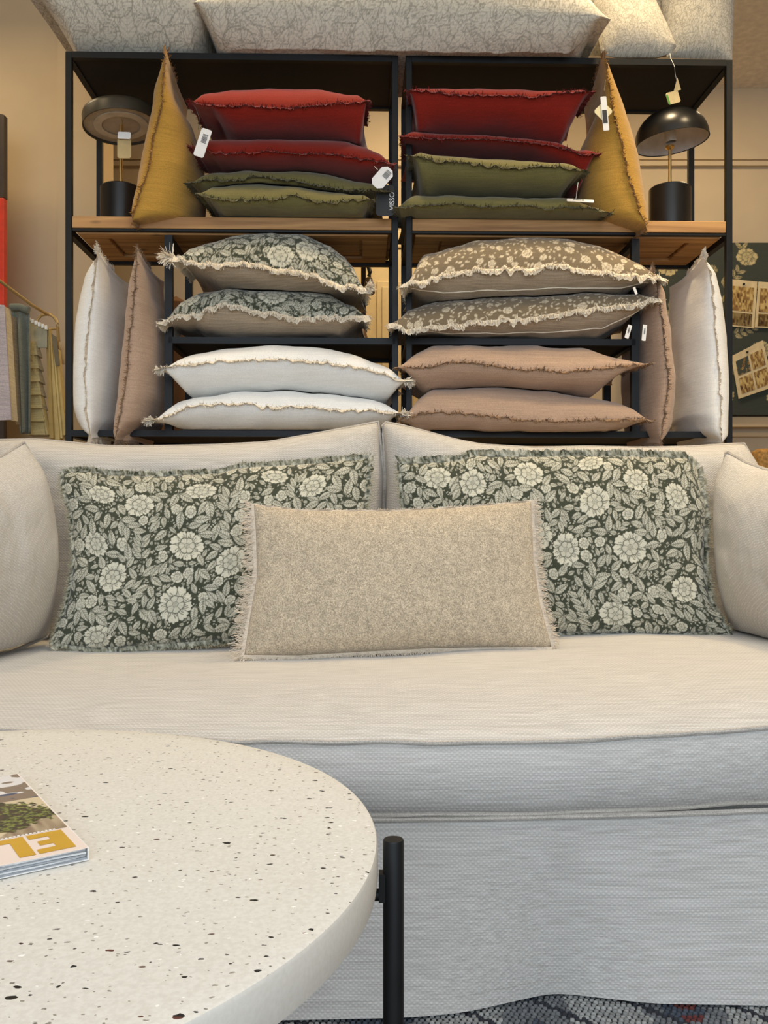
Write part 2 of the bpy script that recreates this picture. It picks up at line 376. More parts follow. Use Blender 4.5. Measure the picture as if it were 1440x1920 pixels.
def acanthus(w, h, seed, k=1.3, big=1.0):
    dn_ = 2.2
    """line-drawn scrolling leaves: value 1 = ground, lower = drawn line"""
    p = Print(int(w * k), int(h * k), seed); r = p.r; p.a[:] = 1
    def lf(cx, cy, ang, L, W):
        q = p.win(cx, cy, L * .75 + 2)
        if q is None: return
        sy, sx, X, Y = q; c, sn = math.cos(ang), math.sin(ang); u = (X * c + Y * sn) / L + .5; uu = np.clip(u, 0, 1)
        bend = .35 * L * (uu - .5) ** 2 * 2; t = (-X * sn + Y * c) + bend
        hw = W * .5 * np.sin(np.pi * uu ** .8) * (.78 + .22 * np.abs(np.sin(uu * np.pi * 5)))
        ins = (u > 0) & (u < 1) & (np.abs(t) < hw); A = p.a[sy, sx]; A[ins] = 1
        e = (u > -.01) & (u < 1.01) & (np.abs(np.abs(t) - hw) < 1.0 * k); A[e] = .30
        A[ins & (np.abs(t) < .7)] = .45
        sv = np.sin((uu * 6 - np.abs(t) / W * 2.6) * 2 * np.pi); A[ins & (sv > .86)] = .55
    for i in range(int(w * h / 330 / big ** 2)):
        L = r.uniform(34, 92) * k * big; lf(r.uniform(0, p.w), r.uniform(0, p.h), r.uniform(0, 6.28), L, L * r.uniform(.32, .5))
    for i in range(int(w * h / 30000)):
        x, y = r.uniform(0, p.w), r.uniform(0, p.h); R = r.uniform(30, 60) * k * big; a0 = r.uniform(0, 6)
        for t in np.linspace(0, 4.2, 120):
            rr = R * (1 - t / 6); q = p.win(x + rr * math.cos(a0 + t), y + rr * math.sin(a0 + t), 3)
            if q: sy, sx, X, Y = q; p.a[sy, sx][np.hypot(X, Y) < 1.2 * k] = .25
    return p
def sample(p, u, v):
    x = np.clip(u, 0, 1) * (p.w - 1.001); y = np.clip(v, 0, 1) * (p.h - 1.001)
    xi = x.astype(int); yi = y.astype(int); fx = x - xi; fy = y - yi; A = p.a; x1 = np.minimum(xi + 1, p.w - 1); y1 = np.minimum(yi + 1, p.h - 1)
    return (A[yi, xi] * (1 - fx) + A[yi, x1] * fx) * (1 - fy) + (A[y1, xi] * (1 - fx) + A[y1, x1] * fx) * fy
def tint(val, bgc, fgc):
    val = np.asarray(val)[..., None]; return np.array(bgc) * (1 - val) + np.array(fgc) * val

# ------------------------------------------------------------------ fringe
def fringe(name, mat, parent, pts, outd, cax, wid=.012, n=500, ln=.012, tw=.0011, ruffle=.004, droop=.5, spread=.7, seed=1, flange_col=None, seglen=3, flmat=None):
    """pts (k,3) along the seam, outd outward unit vectors, cax thickness axis"""
    r = np.random.default_rng(seed); pts = np.asarray(pts); outd = np.asarray(outd); cax = np.asarray(cax, float)
    seg = np.linalg.norm(np.diff(pts, axis=0), axis=1); s = np.concatenate([[0], np.cumsum(seg)]); Ltot = s[-1]
    m = max(40, int(Ltot / .004)); t = np.linspace(0, Ltot, m)
    ip = lambda a, q: np.stack([np.interp(q, s, a[:, i]) for i in range(3)], -1)
    p0 = ip(pts, t); o = ip(outd, t); nz = N(t * 60 + seed * 7, np.full(m, seed * 1.3)); nz2 = N(t * 170 + seed, np.full(m, 9.1))
    dwn = np.array([0, 0, -1.0]); ww = wid * (1 + .3 * nz2)[:, None]
    p1 = p0 + o * ww * .55 + cax * (nz * ruffle * .6)[:, None]; p2 = p0 + o * ww + cax * (nz * ruffle * 1.3 + nz2 * ruffle * .6)[:, None] + dwn * wid * droop * .5
    V = [p0, p1, p2]; v = np.concatenate(V); q = np.arange(m - 1)
    f = np.concatenate([np.stack([q + k * m, q + 1 + k * m, q + 1 + (k + 1) * m, q + (k + 1) * m], -1) for k in range(2)])
    if flange_col is not None: mesh('flange', v, f, flmat, parent, col=flange_col(t / Ltot, m))
    else: mesh('flange', v, f, flmat or mat, parent)
    nt_ = int(n * Ltot); q = np.sort(r.uniform(0, Ltot, nt_)); a = ip(pts, q); o = ip(outd, q); k = r.uniform(.15, 1.0, nt_)[:, None]
    a = a + o * wid * k + cax * (np.interp(q, t, nz) * ruffle)[:, None]
    tan = np.gradient(ip(pts, q), axis=0) if nt_ > 3 else o; tan /= np.maximum(np.linalg.norm(tan, axis=1, keepdims=True), 1e-9)
    d = o + cax * r.normal(0, spread, (nt_, 1)) + tan * r.normal(0, .35, (nt_, 1)) + dwn * droop * r.uniform(0, 1.4, (nt_, 1)); d /= np.linalg.norm(d, axis=1, keepdims=True)
    L = ln * r.uniform(.5, 1.3, (nt_, 1)); wv = tan + cax * r.normal(0, .5, (nt_, 1)); wv /= np.linalg.norm(wv, axis=1, keepdims=True); wv = wv * tw * r.uniform(.6, 1.4, (nt_, 1))
    vs_ = []; cur = a
    for j in range(seglen):
        tpr = 1 - .25 * j; vs_ += [cur - wv * tpr, cur + wv * tpr]
        d = d + r.normal(0, .3, (nt_, 3)) + dwn * .25 * droop; d /= np.linalg.norm(d, axis=1, keepdims=True); cur = cur + d * L / (seglen - 1)
    v = np.stack(vs_, 1).reshape(-1, 3); b = np.arange(nt_)[:, None] * (2 * seglen)
    f = np.concatenate([b + np.array([[2 * j, 2 * j + 1, 2 * j + 3, 2 * j + 2]]) for j in range(seglen - 1)])
    return stuff(mesh(name, v, f, mat, parent, smooth_=False))

# ------------------------------------------------------------------ cushion seen edge-on (lying in a stack or standing in a row)
def edge_pillow(label, kind, seam, plus, minus, D0, L=.40, mat=None, fmat=None, support=None, group=None, printed=None, cols=None, ns=70, nv=26, fr=True, seed=1,
                wid=.012, ln=.011, dens=650, ear=(0, 0), ruf=.004, back=None, noise=.006, gp=.5, name='cushion', droop=.5, pinch=.05, lim=None, tw=.0011, zipper=False):
    lying = kind == 'lying'
    def conv(pts):
        a = np.array(pts, float); rx = (a[:, 0] - CX) / F; rz = (HY - a[:, 1]) / F
        A, B = (rx, rz) if lying else (rz, rx); o = np.argsort(A); return A[o], B[o]
    sa, sc = conv(seam); pa, pc = conv(plus); ma, mc = conv(minus)
    n0 = (1 - np.cos(np.linspace(0, np.pi, ns))) / 2; ss = .35 * n0 + .65 * np.linspace(0, 1, ns)
    a = sa[0] + (sa[-1] - sa[0]) * ss; rs = np.interp(a, sa, sc); rp = np.interp(a, pa, pc); rm = np.interp(a, ma, mc)
    k = np.array([.25, .5, .25])
    for arr in (rs, rp, rm):
        arr[1:-1] = np.convolve(arr, k, 'valid')
    if lying and fr:
        bst = 1 + .9 * np.exp(-np.minimum(ss, 1 - ss) / .05); rp = rs + (rp - rs) * bst; rm = rs + (rm - rs) * bst
    rp = np.maximum(rp, rs + .0004); rm = np.minimum(rm, rs - .0004)
    t_ = np.linspace(0, 1, nv); vv = np.where(t_ < .5, .5 * (2 * t_) ** 1.8, 1 - .5 * np.abs(2 - 2 * t_) ** 1.8)
    g = (1 - np.abs(2 * vv - 1) ** 2.6) ** gp
    fade = np.clip(np.minimum(ss, 1 - ss) / .045, 0, 1) ** .5
    Df = D0 + .014 * np.sin(np.pi * ss); Dv = Df[:, None] + L * vv[None, :]
    cs0 = rs * Df; line = cs0[0] + (cs0[-1] - cs0[0]) * ss
    cs = cs0[:, None] * (1 - vv[None]) ** 1.0 + (.6 * line + .4 * cs0.mean())[:, None] * vv[None]
    sl = (vv > .03) & (vv < .7)
    def amp(sign, rr):
        R = rr[:, None]; num = sign * (R * Dv - cs); fixed = np.maximum(sign * (rr * (Df + .09) - cs0), .002)
        A = np.min(num[:, sl] / g[None, sl], axis=1)
        grow = sign * rr > 0
        if lying and sign < 0: return fixed
        return np.where(grow, np.maximum(A, .002), np.maximum(A, .45 * fixed))
    Ap = amp(1, rp) * fade; Am = amp(-1, rm) * fade
    am = (a[0] + a[-1]) / 2 * D0; shr = 1 - pinch * np.sin(np.pi * np.clip(vv * 1.0, 0, 1)) ** .8; A2 = am + (a[:, None] * D0 - am) * shr[None]; sd = seed * 3.7
    wr = N(A2 * 14 + sd, Dv * 14 + sd) * .7 + N(A2 * 37 + sd, Dv * 29 + sd) * .3
    g2 = g[None] * fade[:, None]
    cp = cs + Ap[:, None] * g[None] + wr * noise * g2; cm = cs - Am[:, None] * g[None] + np.roll(wr, 9, 0) * noise * g2
    if lim is not None:
        k_ = smooth(np.clip((Dv - lim[2]) / .03, 0, 1)); cp = np.where(cp > lim[1], cp * (1 - k_) + lim[1] * k_, cp); cs = np.clip(cs, np.where(k_ > 0, lim[0] * k_ + cs * (1 - k_), cs), np.where(k_ > 0, lim[1] * k_ + cs * (1 - k_), cs)) if False else cs
        cm = np.where(cm < lim[0], cm * (1 - k_) + lim[0] * k_, cm); mid_ = np.clip(cs, lim[0], lim[1]); cs = cs * (1 - k_) + mid_ * k_
        cp[:, 0] = cm[:, 0] = cs[:, 0]; cp[0] = cm[0] = cs[0]; cp[-1] = cm[-1] = cs[-1]; cp[:, -1] = cm[:, -1] = cs[:, -1]
    if lying:
        off = CZ; X = A2; 
        if support is not None:
            S = support(X, Dv) - off + .0012; inner = (g[None] > .01) & (fade[:, None] > .01)
            cm = np.maximum(cm, S); cm[0] = cm[0]; cp = np.maximum(cp, cm + .004 * g2)
            bd = np.zeros_like(cm, bool); bd[0] = bd[-1] = True; bd[:, 0] = bd[:, -1] = True
            sm = np.maximum(cs, S); cm[bd] = sm[bd]; cp[bd] = sm[bd]
        vp = np.stack([X, Dv, cp + off], -1); vm = np.stack([X, Dv, cm + off], -1)
        cax = np.array([0, 0, 1.0]); adir = np.array([1.0, 0, 0])
    else:
        vp = np.stack([cp, Dv, A2 + CZ], -1); vm = np.stack([cm, Dv, A2 + CZ], -1); cax = np.array([1.0, 0, 0]); adir = np.array([0, 0, 1.0])
    allv = np.concatenate([vp.reshape(-1, 3), vm.reshape(-1, 3)]); base = (allv[:, 0].mean(), allv[:, 1].mean(), allv[:, 2].min())
    root = thing(name, base, label, 'cushion', group)
    i, j = np.meshgrid(np.arange(ns - 1), np.arange(nv - 1), indexing='ij'); q = (i * nv + j).ravel()
    fq = np.stack([q, q + nv, q + nv + 1, q + 1], -1)
    if printed is not None:
        pr, bgc, fgc, (u0_, v0_, both) = printed
        def uvs(vx):
            d = np.linalg.norm(np.diff(vx, axis=1), axis=2); arc = np.concatenate([np.zeros((ns, 1)), np.cumsum(d, 1)], 1)
            U = u0_ + (vx[..., 0] - vx[:, 0, 0].min()) / .0013 / (pr.w / pr_k[id(pr)]); V = v0_ + arc / .0013 / (pr.h / pr_k[id(pr)])
            return 1 - np.abs((U % 2) - 1), 1 - np.abs((V % 2) - 1)
        U, V = uvs(vp); mesh('printed_front', vp, fq, M['print'], root, col=tint(sample(pr, U, V).ravel(), bgc, fgc))
        if both:
            U, V = uvs(vm); mesh('printed_back', vm, fq[:, ::-1].copy(), M['print'], root, col=tint(sample(pr, U, 1 - V).ravel(), bgc, fgc))
        else: mesh('plain_back', vm, fq[:, ::-1].copy(), back or mat, root)
    else:
        sh = -np.ones(ns * nv, int); idx = np.arange(ns * nv).reshape(ns, nv); bd = np.zeros((ns, nv), bool); bd[0] = bd[-1] = True; bd[:, 0] = bd[:, -1] = True
        inn = idx[~bd]; mp_ = np.arange(ns * nv); mp_[inn] = ns * nv + np.arange(len(inn))
        v = np.concatenate([vp.reshape(-1, 3), vm.reshape(-1, 3)[inn]]); mesh('cover', v, np.concatenate([fq, mp_[fq[:, ::-1]]]), mat, root)
    if fr:
        h = nv // 2; mid = lambda arr: arr
        path = np.concatenate([vp[0, h:0:-1], vp[:, 0], vp[-1, 1:h]]); ne = h
        od = np.concatenate([np.tile(-adir, (h, 1)), np.tile([0, -1.0, 0], (ns, 1)), np.tile(adir, (h - 1, 1))])
        e = int(3); 
        for kk in range(e):
            od[h + kk] += -adir * (1 - kk / e) * 1.4; od[h + ns - 1 - kk] += adir * (1 - kk / e) * 1.4
        for kk in range(2):
            od[h - 1 - kk] += np.array([0, -.8, 0]) ; od[h + ns + kk] += np.array([0, -.8, 0])
        ef = np.ones(len(od)); xe = np.arange(len(od)); 
        ef += .5 * ear[0] * np.exp(-((xe - h) / 3.2) ** 2) + .5 * ear[1] * np.exp(-((xe - h - ns + 1) / 3.2) ** 2)
        od = od / np.linalg.norm(od, axis=1, keepdims=True) * (ef * (1 + .5 * np.exp(-((xe - h) / 2.0) ** 2) + .5 * np.exp(-((xe - h - ns + 1) / 2.0) ** 2)))[:, None]
        for q_, (e_, i0, sg) in enumerate(((ear[0], h, -1), (ear[1], h + ns - 1, 1))):
            if e_ > .3:
                pc_ = path[i0 - 2:i0 + 3]; fringe('tassel', fmat, root, pc_, np.tile(adir * sg + np.array([0, -.5, 0]), (len(pc_), 1)) / 1.12, cax, wid=wid * (.8 + .4 * e_), n=220 / max(1e-3, np.linalg.norm(np.diff(pc_, axis=0), axis=1).sum()), ln=ln * (1 + e_ * .5), seed=seed + 5, droop=.3, spread=.5, ruffle=.008, tw=.0016)
        fringe('fringe', fmat, root, path, od, cax, wid=wid, n=dens, ln=ln, seed=seed, droop=droop if lying else .15, ruffle=ruf, tw=tw)
    if zipper:
        jz = int(np.argmax(g > .72)); mb = MB(); mb.tube([tuple(q) for q in vm[6:-6:4, jz]], .0024, 6); mb.out('zip_piping', fmat, root, sm=True)
    if lying:
        Xs = X[:, 0]; Ys = vv * L + D0; Z = vp[..., 2]
        def top(x, y):
            x = am + (x - am) / np.interp(y, Ys, shr)
            fx = np.interp(x, Xs, np.arange(ns)); fy = np.interp(y, Ys, np.arange(nv)); x0 = np.clip(fx.astype(int), 0, ns - 2); y0 = np.clip(fy.astype(int), 0, nv - 2); tx = fx - x0; ty = fy - y0
            z = (Z[x0, y0] * (1 - tx) + Z[x0 + 1, y0] * tx) * (1 - ty) + (Z[x0, y0 + 1] * (1 - tx) + Z[x0 + 1, y0 + 1] * tx) * ty
            return np.where((x < Xs[0]) | (x > Xs[-1]) | (y < Ys[0]) | (y > Ys[-1]), -9, z)
        prev = support
        root_top = (lambda x, y: np.maximum(top(x, y), prev(x, y))) if prev is not None else top
        return root, root_top
    return root, None

# ------------------------------------------------------------------ cushion seen face-on
def face_pillow(label, bot, topc, left, right, Ds, tf, tb, mat, nu=120, nv=80, group=None, printed=None, fmat=None, fr=None, seed=1, wrinkle=.004, p=2.4, q=.55, name='cushion', parent=None, part=None, minz=None, rim=None, fringe_sides='blrt', fargs={}):
    def curve(pts, n):
        a = np.array(pts, float); s = np.concatenate([[0], np.cumsum(np.hypot(*np.diff(a, axis=0).T))]); s /= s[-1]; t = np.linspace(0, 1, n)
        return np.stack([np.interp(t, s, a[:, 0]), np.interp(t, s, a[:, 1])], -1)
    def sm(c):
        for _ in range(4): c[1:-1] = (c[:-2] + 2 * c[1:-1] + c[2:]) / 4
        return c
    B, T, Lf, R = sm(curve(bot, nu)), sm(curve(topc, nu)), sm(curve(left, nv)), sm(curve(right, nv))
    c00, c10, c01, c11 = (B[0] + Lf[0]) / 2, (B[-1] + R[0]) / 2, (T[0] + Lf[-1]) / 2, (T[-1] + R[-1]) / 2
    u = np.linspace(0, 1, nu)[:, None, None]; v = np.linspace(0, 1, nv)[None, :, None]
    S = (1 - v) * B[:, None] + v * T[:, None] + (1 - u) * Lf[None] + u * R[None] - ((1 - u) * (1 - v) * c00 + u * (1 - v) * c10 + (1 - u) * v * c01 + u * v * c11)
    u = u[..., 0]; v = v[..., 0]; D = (1 - u) * (1 - v) * Ds[0] + u * (1 - v) * Ds[1] + (1 - u) * v * Ds[2] + u * v * Ds[3]
    X = (S[..., 0] - CX) / F * D; Z = CZ + (HY - S[..., 1]) / F * D; Cc = np.stack([X, D, Z], -1)
    e1 = Cc[-1, nv // 2] - Cc[0, nv // 2]; e2 = Cc[nu // 2, -1] - Cc[nu // 2, 0]; n = np.cross(e1, e2); n /= np.linalg.norm(n)   # points to the camera
    if n[1] > 0: n = -n
    g = ((1 - np.abs(2 * u - 1) ** p) * (1 - np.abs(2 * v - 1) ** p)) ** q
    wr = N(u * 7 + seed, v * 5 + seed * 2) * .6 + N(u * 16 + seed, v * 11) * .3 + N(u * 34, v * 25 + seed) * .12
    Fv = Cc + n * ((tf * g + wr * wrinkle * g))[..., None]; Bv = Cc - n * (tb * g)[..., None]
    if minz is not None:
        Fv[..., 2] = np.maximum(Fv[..., 2], minz); Bv[..., 2] = np.maximum(Bv[..., 2], minz)
    av = np.concatenate([Fv.reshape(-1, 3), Bv.reshape(-1, 3)]); root = parent if parent is not None else thing(name, (av[:, 0].mean(), av[:, 1].mean(), av[:, 2].min()), label, 'cushion', group)
    i, j = np.meshgrid(np.arange(nu - 1), np.arange(nv - 1), indexing='ij'); k = (i * nv + j).ravel(); fq = np.stack([k, k + nv, k + nv + 1, k + 1], -1)
    if printed is not None:
        pr, bgc, fgc = printed; U = np.repeat(u, nv, 1); V = 1 - np.repeat(v, nu, 0)
        mesh('printed_front', Fv, fq, M['print'], root, col=tint(sample(pr, U, V).ravel(), bgc, fgc)); st = 4
        Bs = Bv[::st, ::st]; a_, b_ = Bs.shape[:2]; i, j = np.meshgrid(np.arange(a_ - 1), np.arange(b_ - 1), indexing='ij'); k = (i * b_ + j).ravel()
        mesh('plain_back', Bs, np.stack([k, k + 1, k + b_ + 1, k + b_], -1), M['linen'], root)
    else:
        idx = np.arange(nu * nv).reshape(nu, nv); bd = np.zeros((nu, nv), bool); bd[0] = bd[-1] = True; bd[:, 0] = bd[:, -1] = True
        inn = idx[~bd]; mp_ = np.arange(nu * nv); mp_[inn] = nu * nv + np.arange(len(inn))
        o = mesh(part or 'cover', np.concatenate([Fv.reshape(-1, 3), Bv.reshape(-1, 3)[inn]]), np.concatenate([fq, mp_[fq[:, ::-1]]]), mat, root)
        if part: root = o
    ctr = Cc.reshape(-1, 3).mean(0)
    loop = {'b': Cc[:, 0], 'r': Cc[-1, :], 't': Cc[::-1, -1], 'l': Cc[0, ::-1]}; e1n = e1 / np.linalg.norm(e1); e2n = e2 / np.linalg.norm(e2); od = {'b': -e2n, 'r': e1n, 't': e2n, 'l': -e1n}
    if fr:
        for sdx, ch in enumerate(fringe_sides):
            pt = loop[ch].copy(); a = fargs.get(ch, {}); o_ = np.tile(od[ch], (len(pt), 1))
            nxt = {'b': ('l', 'r'), 'r': ('b', 't'), 't': ('r', 'l'), 'l': ('t', 'b')}[ch]
            m_ = len(pt); w0 = np.clip(1 - np.arange(m_) / (m_ * .04), 0, 1)[:, None]; o_ = o_ + od[nxt[0]] * w0 * .7 + od[nxt[1]] * w0[::-1] * .7
            kw = dict(wid=.012, n=1100, ln=.014, tw=.0007, ruffle=.003, droop=.2, spread=.4, seed=seed + sdx); kw.update(fr); kw.update(a)
            if mat is not None and mat == M['boucle']: kw['tw'] = .001
            if printed is not None:
                pr_, b0_, f0_ = printed; kw['flmat'] = M['print']
                kw['flange_col'] = (lambda t, m, ch=ch: np.concatenate([tint(sample(pr_, t if ch in 'bt' else np.full(m, .02 + .02 * q), np.full(m, .02 + .025 * q) if ch in 'bt' else t), b0_, f0_) for q in range(3)]))
            fringe('fringe', fmat, root, pt, o_, -n, **kw)
    if rim is not None:
        r_, mat_ = rim; pts = np.concatenate([loop[c][:-1] for c in 'brtl']); pts = np.concatenate([pts, pts[:1]])[::2]
        mb = MB(); mb.tube(pts, r_, 6); mb.out('piping', mat_, root, sm=True)
    return root

def card(name, px, py, D, wpx, hpx, ang, mat, parent, tilt=0.0, clip=0.0, thick=.0008, yaw=0.0):
    """thin rounded card hanging in the scene at pixel px,py and depth D; returns object and its frame"""
    c = P(px, py, D); w = wpx / F * D; h = hpx / F * D; ch = clip * min(w, h) + .12 * min(w, h)
    pts = []
    for sx, sz in ((-1, -1), (1, -1), (1, 1), (-1, 1)):
        cc = ch if sz < 0 else ch * 1.0; a = (sx * (w / 2 - cc), sz * h / 2); b = (sx * w / 2, sz * (h / 2 - cc)); pts += [a, b] if (sx * sz > 0) == (sz > 0 and sx > 0 or sz < 0 and sx < 0) and False else ([b, a] if (sx, sz) in ((1, 1), (-1, -1)) else [a, b])
    R = Euler((tilt, 0, yaw)).to_matrix() @ Euler((0, ang, 0)).to_matrix()
    def tr(x, y, z): q = R @ Vector((x, y, z)); return (c[0] + q.x, c[1] + q.y, c[2] + q.z)
    n = len(pts); v = [tr(x, -thick, z) for x, z in pts] + [tr(x, thick, z) for x, z in pts]
    f = [tuple(range(n)), tuple(range(2 * n - 1, n - 1, -1))] + [(i, (i + 1) % n, (i + 1) % n + n, i + n) for i in range(n)]
    o = mesh(name, v, f, mat, parent, smooth_=False); return o, tr, w, h
def barcode(tr, w, h, parent, x0=-.3, x1=.1, z0=.05, z1=.35, horiz=True, mat=None):
    mb = MB(); k = 9; r = random.Random(5)
    for i in range(k):
        t0 = i / k; t1 = t0 + r.uniform(.35, .7) / k
        if horiz: q = [(x0 * w, (z0 + (z1 - z0) * t0) * h), (x1 * w, (z0 + (z1 - z0) * t0) * h), (x1 * w, (z0 + (z1 - z0) * t1) * h), (x0 * w, (z0 + (z1 - z0) * t1) * h)]
        else: q = [((x0 + (x1 - x0) * t0) * w, z0 * h), ((x0 + (x1 - x0) * t1) * w, z0 * h), ((x0 + (x1 - x0) * t1) * w, z1 * h), ((x0 + (x1 - x0) * t0) * w, z1 * h)]
        mb.add([tr(x, -.0013, z) for x, z in q], [(0, 1, 2, 3)])
    mb.out('barcode', mat or M['ink'], parent)
def text(s, tr, size, parent, mat, rot=0.0, ox=0, oz=0, off=.0014, name='lettering', flip=False):
    cu = bpy.data.curves.new('lettering', 'FONT'); cu.body = s; cu.size = size; cu.align_x = 'CENTER'; cu.align_y = 'CENTER'
    o = bpy.data.objects.new('lettering_tmp', cu); C.objects.link(o); bpy.context.view_layer.update(); dg = bpy.context.evaluated_depsgraph_get()
    me = o.evaluated_get(dg).to_mesh(); v = [tuple(q.co) for q in me.vertices]; f = [tuple(q.vertices) for q in me.polygons]; bpy.data.objects.remove(o)
    c, sn = math.cos(rot), math.sin(rot); v = [tr(x * c - y * sn + ox, -off, x * sn + y * c + oz) for x, y, _ in v]
    return mesh(name, v, f, mat, parent, smooth_=False)

# ================================================================== the setting
def bx(name, x0, x1, y0, y1, z0, z1, mat, parent=None, b=0): return MB().box(x0, x1, y0, y1, z0, z1, b).out(name, mat, parent)
struct(bx('floor', -3, 3, -2.2, 4.6, -.06, 0, M['floor']))
struct(bx('ceiling', -3, 3, -2.2, 4.6, 2.9, 2.96, M['ceil']))
struct(bx('wall_back', -3, 3, 4.5, 4.6, 0, 2.9, M['wall2']))
struct(bx('wall_left', -3.06, -3, -2.2, 4.6, 0, 2.9, M['wall']))
struct(bx('wall_right', 3, 3.06, -2.2, 4.6, 0, 2.9, M['wall']))
# near wall return left of the shelving, with a shallow pilaster at its end
Xc = lambda px, D: (px - CX) / F * D
Zc = lambda py, D: CZ + (HY - py) / F * D
struct(bx('wall_return', -3, Xc(112, 3.6), 3.6, 3.75, 0, 2.9, M['wall']))
struct(bx('wall_pilaster', Xc(108, 3.56), Xc(184, 3.56), 3.56, 3.76, 0, 2.9, M['wall']))
# picture rail on the back wall
mb = MB(); zr = Zc(306, 4.48); mb.box(Xc(150, 4.5), 3, 4.478, 4.5, zr - .012, zr + .012); mb.box(Xc(150, 4.5), 3, 4.486, 4.5, zr + .022, zr + .045)
struct(mb.out('trim_1', M['wall2']))
mb = MB(); zr = Zc(815, 4.48)
for zz in (Zc(815, 4.48), Zc(778, 4.48)): mb.box(Xc(1190, 4.5), 3, 4.476, 4.5, zz - .01, zz + .01)
struct(mb.out('trim_2', M['wall']))
# panelled cream door in the back wall
M['door'] = plain('cream door paint', lin(226, 204, 158), .5, 0, .02)
DX0, DX1 = Xc(684, 4.46), Xc(880, 4.46); dz = Zc(470, 4.46)
door = struct(bx('door_1', DX0, DX1, 4.44, 4.5, 0, dz, M['door']))
for (a, b_, z0, z1) in ((.06, .20, .9, dz - .16), (.24, .38, .9, dz - .16), (.06, .20, .15, .78), (.24, .38, .15, .78)):
    mb = MB(); mb.box(DX0 + a, DX0 + b_, 4.428, 4.44, z0, z1, .004); mb.box(DX0 + a + .025, DX0 + b_ - .025, 4.418, 4.43, z0 + .03, z1 - .03, .004); mb.out('panel', M['door'], door)
mb = MB(); mb.box(DX0 - .09, DX0 - .005, 4.43, 4.5, 0, dz + .08, .006); mb.box(DX1 + .005, DX1 + .09, 4.43, 4.5, 0, dz + .08, .006); mb.box(DX0 - .09, DX1 + .09, 4.43, 4.5, dz + .005, dz + .09, .006)
mb.out('door_frame', M['door'], door)

# ------------------------------------------------------------------ prints
LF = [(78, 48, 27, .8), (150, 70, 30, .85), (275, 45, 31, .6), (245, 158, 35, .95), (230, 275, 37, 1), (95, 212, 32, .9), (335, 200, 32, 1), (85, 330, 30, .8), (420, 30, 30, .5), (495, 55, 30, .8), (55, 150, 26, 1), (480, 180, 32, 1), (540, 280, 30, 1), (410, 300, 28, 1), (160, 30, 14, 1), (570, 130, 28, 1)]
RF = [(72, 35, 28, .9), (142, 55, 30, .9), (258, 40, 32, .8), (390, 18, 30, .5), (475, 50, 28, .8), (382, 95, 33, .95), (455, 178, 36, .9), (322, 185, 31, 1), (412, 305, 32, .9), (565, 255, 28, 1), (555, 80, 26, 1), (262, 155, 32, 1), (60, 160, 30, 1), (150, 260, 32, 1), (240, 300, 30, 1), (40, 290, 25, 1)]
PL = dense_floral(600, 350, LF, 21); PR = dense_floral(630, 345, RF, 22); PS = sparse_floral(520, 300, 23); PA = acanthus(960, 420, 24); PB = acanthus(420, 420, 25, big=.62)
pr_k = {id(PL): 1.5, id(PR): 1.5, id(PS): 1.5, id(PA): 1.3, id(PB): 1.3}
GB, GF_ = lin(66, 70, 56), lin(214, 210, 190)

# ================================================================== sofa
sofa = thing('sofa', (0, 1.9, 0), 'large oatmeal linen sofa with one long seat cushion and loose skirt', 'sofa')
def seat_z(X, Y): return .437 + .018 * np.clip(X / .6, -1, 1)
nx, nsn = 121, 0
xs = np.linspace(-1.0, 1.0, nx); t = np.clip(np.abs(xs) / .6, 0, 1.3)
fD = 1.347 + .038 * t ** 2; fz = .400 + .012 * t ** 2                 # front seam of the seat cushion
def sect(x, D, z):
    lowz = .2865 + .006 * np.interp(x, [-.3, .0, .25, .6], [0, 0, .2, .5]); pts = [(D + .5, lowz), (D + .06, lowz), (D + .018, lowz + .002), (D + .002, lowz + .005), (D - .010, lowz + .028), (D - .014, lowz + .055), (D - .012, z - .025), (D - .003, z - .006), (D, z)]
    crown = float(seat_z(x, 0)); L = 2.5 - D
    for k in (.008, .02, .04, .07, .11, .16, .23, .32, .42, .55, .7, .85, .95, 1.0):
        r = 1 - math.exp(-k * 14); zz = z + (crown - z) * r + .006 * math.exp(-((k - .25) / .2) ** 2); pts.append((D + L * k, zz))
    pts += [(2.51, .40), (2.51, lowz)]; return pts
rows = [sect(x, d, z) for x, d, z in zip(xs, fD, fz)]; ns_ = len(rows[0]); V = np.zeros((nx, ns_, 3))
for i, x in enumerate(xs):
    for j, (y, z) in enumerate(rows[i]): V[i, j] = (x, y, z)
wv = N(V[..., 0] * 5 + 3, V[..., 1] * 5) * .004 + N(V[..., 0] * 13 + 3, V[..., 1] * 9 + V[..., 2] * 20) * .0016; V[:, 3:-2, 2] += wv[:, 3:-2]; V[:, 3:9, 1] += N(V[:, 3:9, 0] * 6, V[:, 3:9, 2] * 12) * .003
i, j = np.meshgrid(np.arange(nx - 1), np.arange(ns_ - 1), indexing='ij'); k = (i * ns_ + j).ravel(); f = np.stack([k, k + ns_, k + ns_ + 1, k + 1], -1)
faces = [tuple(q) for q in f.tolist()] + [tuple(range(ns_)), tuple((nx - 1) * ns_ + q for q in range(ns_))[::-1]]
seat = mesh('seat_cushion', V, faces, M['sofa'], sofa)
mb = MB(); mb.tube(V[:, 8] + np.array([0, -.003, .001]), .0038, 8); mb.out('piping', M['pipe'], seat, sm=True)
mb = MB(); mb.tube(V[:, 3] + np.array([0, -.001, 0.0]), .0036, 8); mb.out('piping', M['pipe'], seat, sm=True)
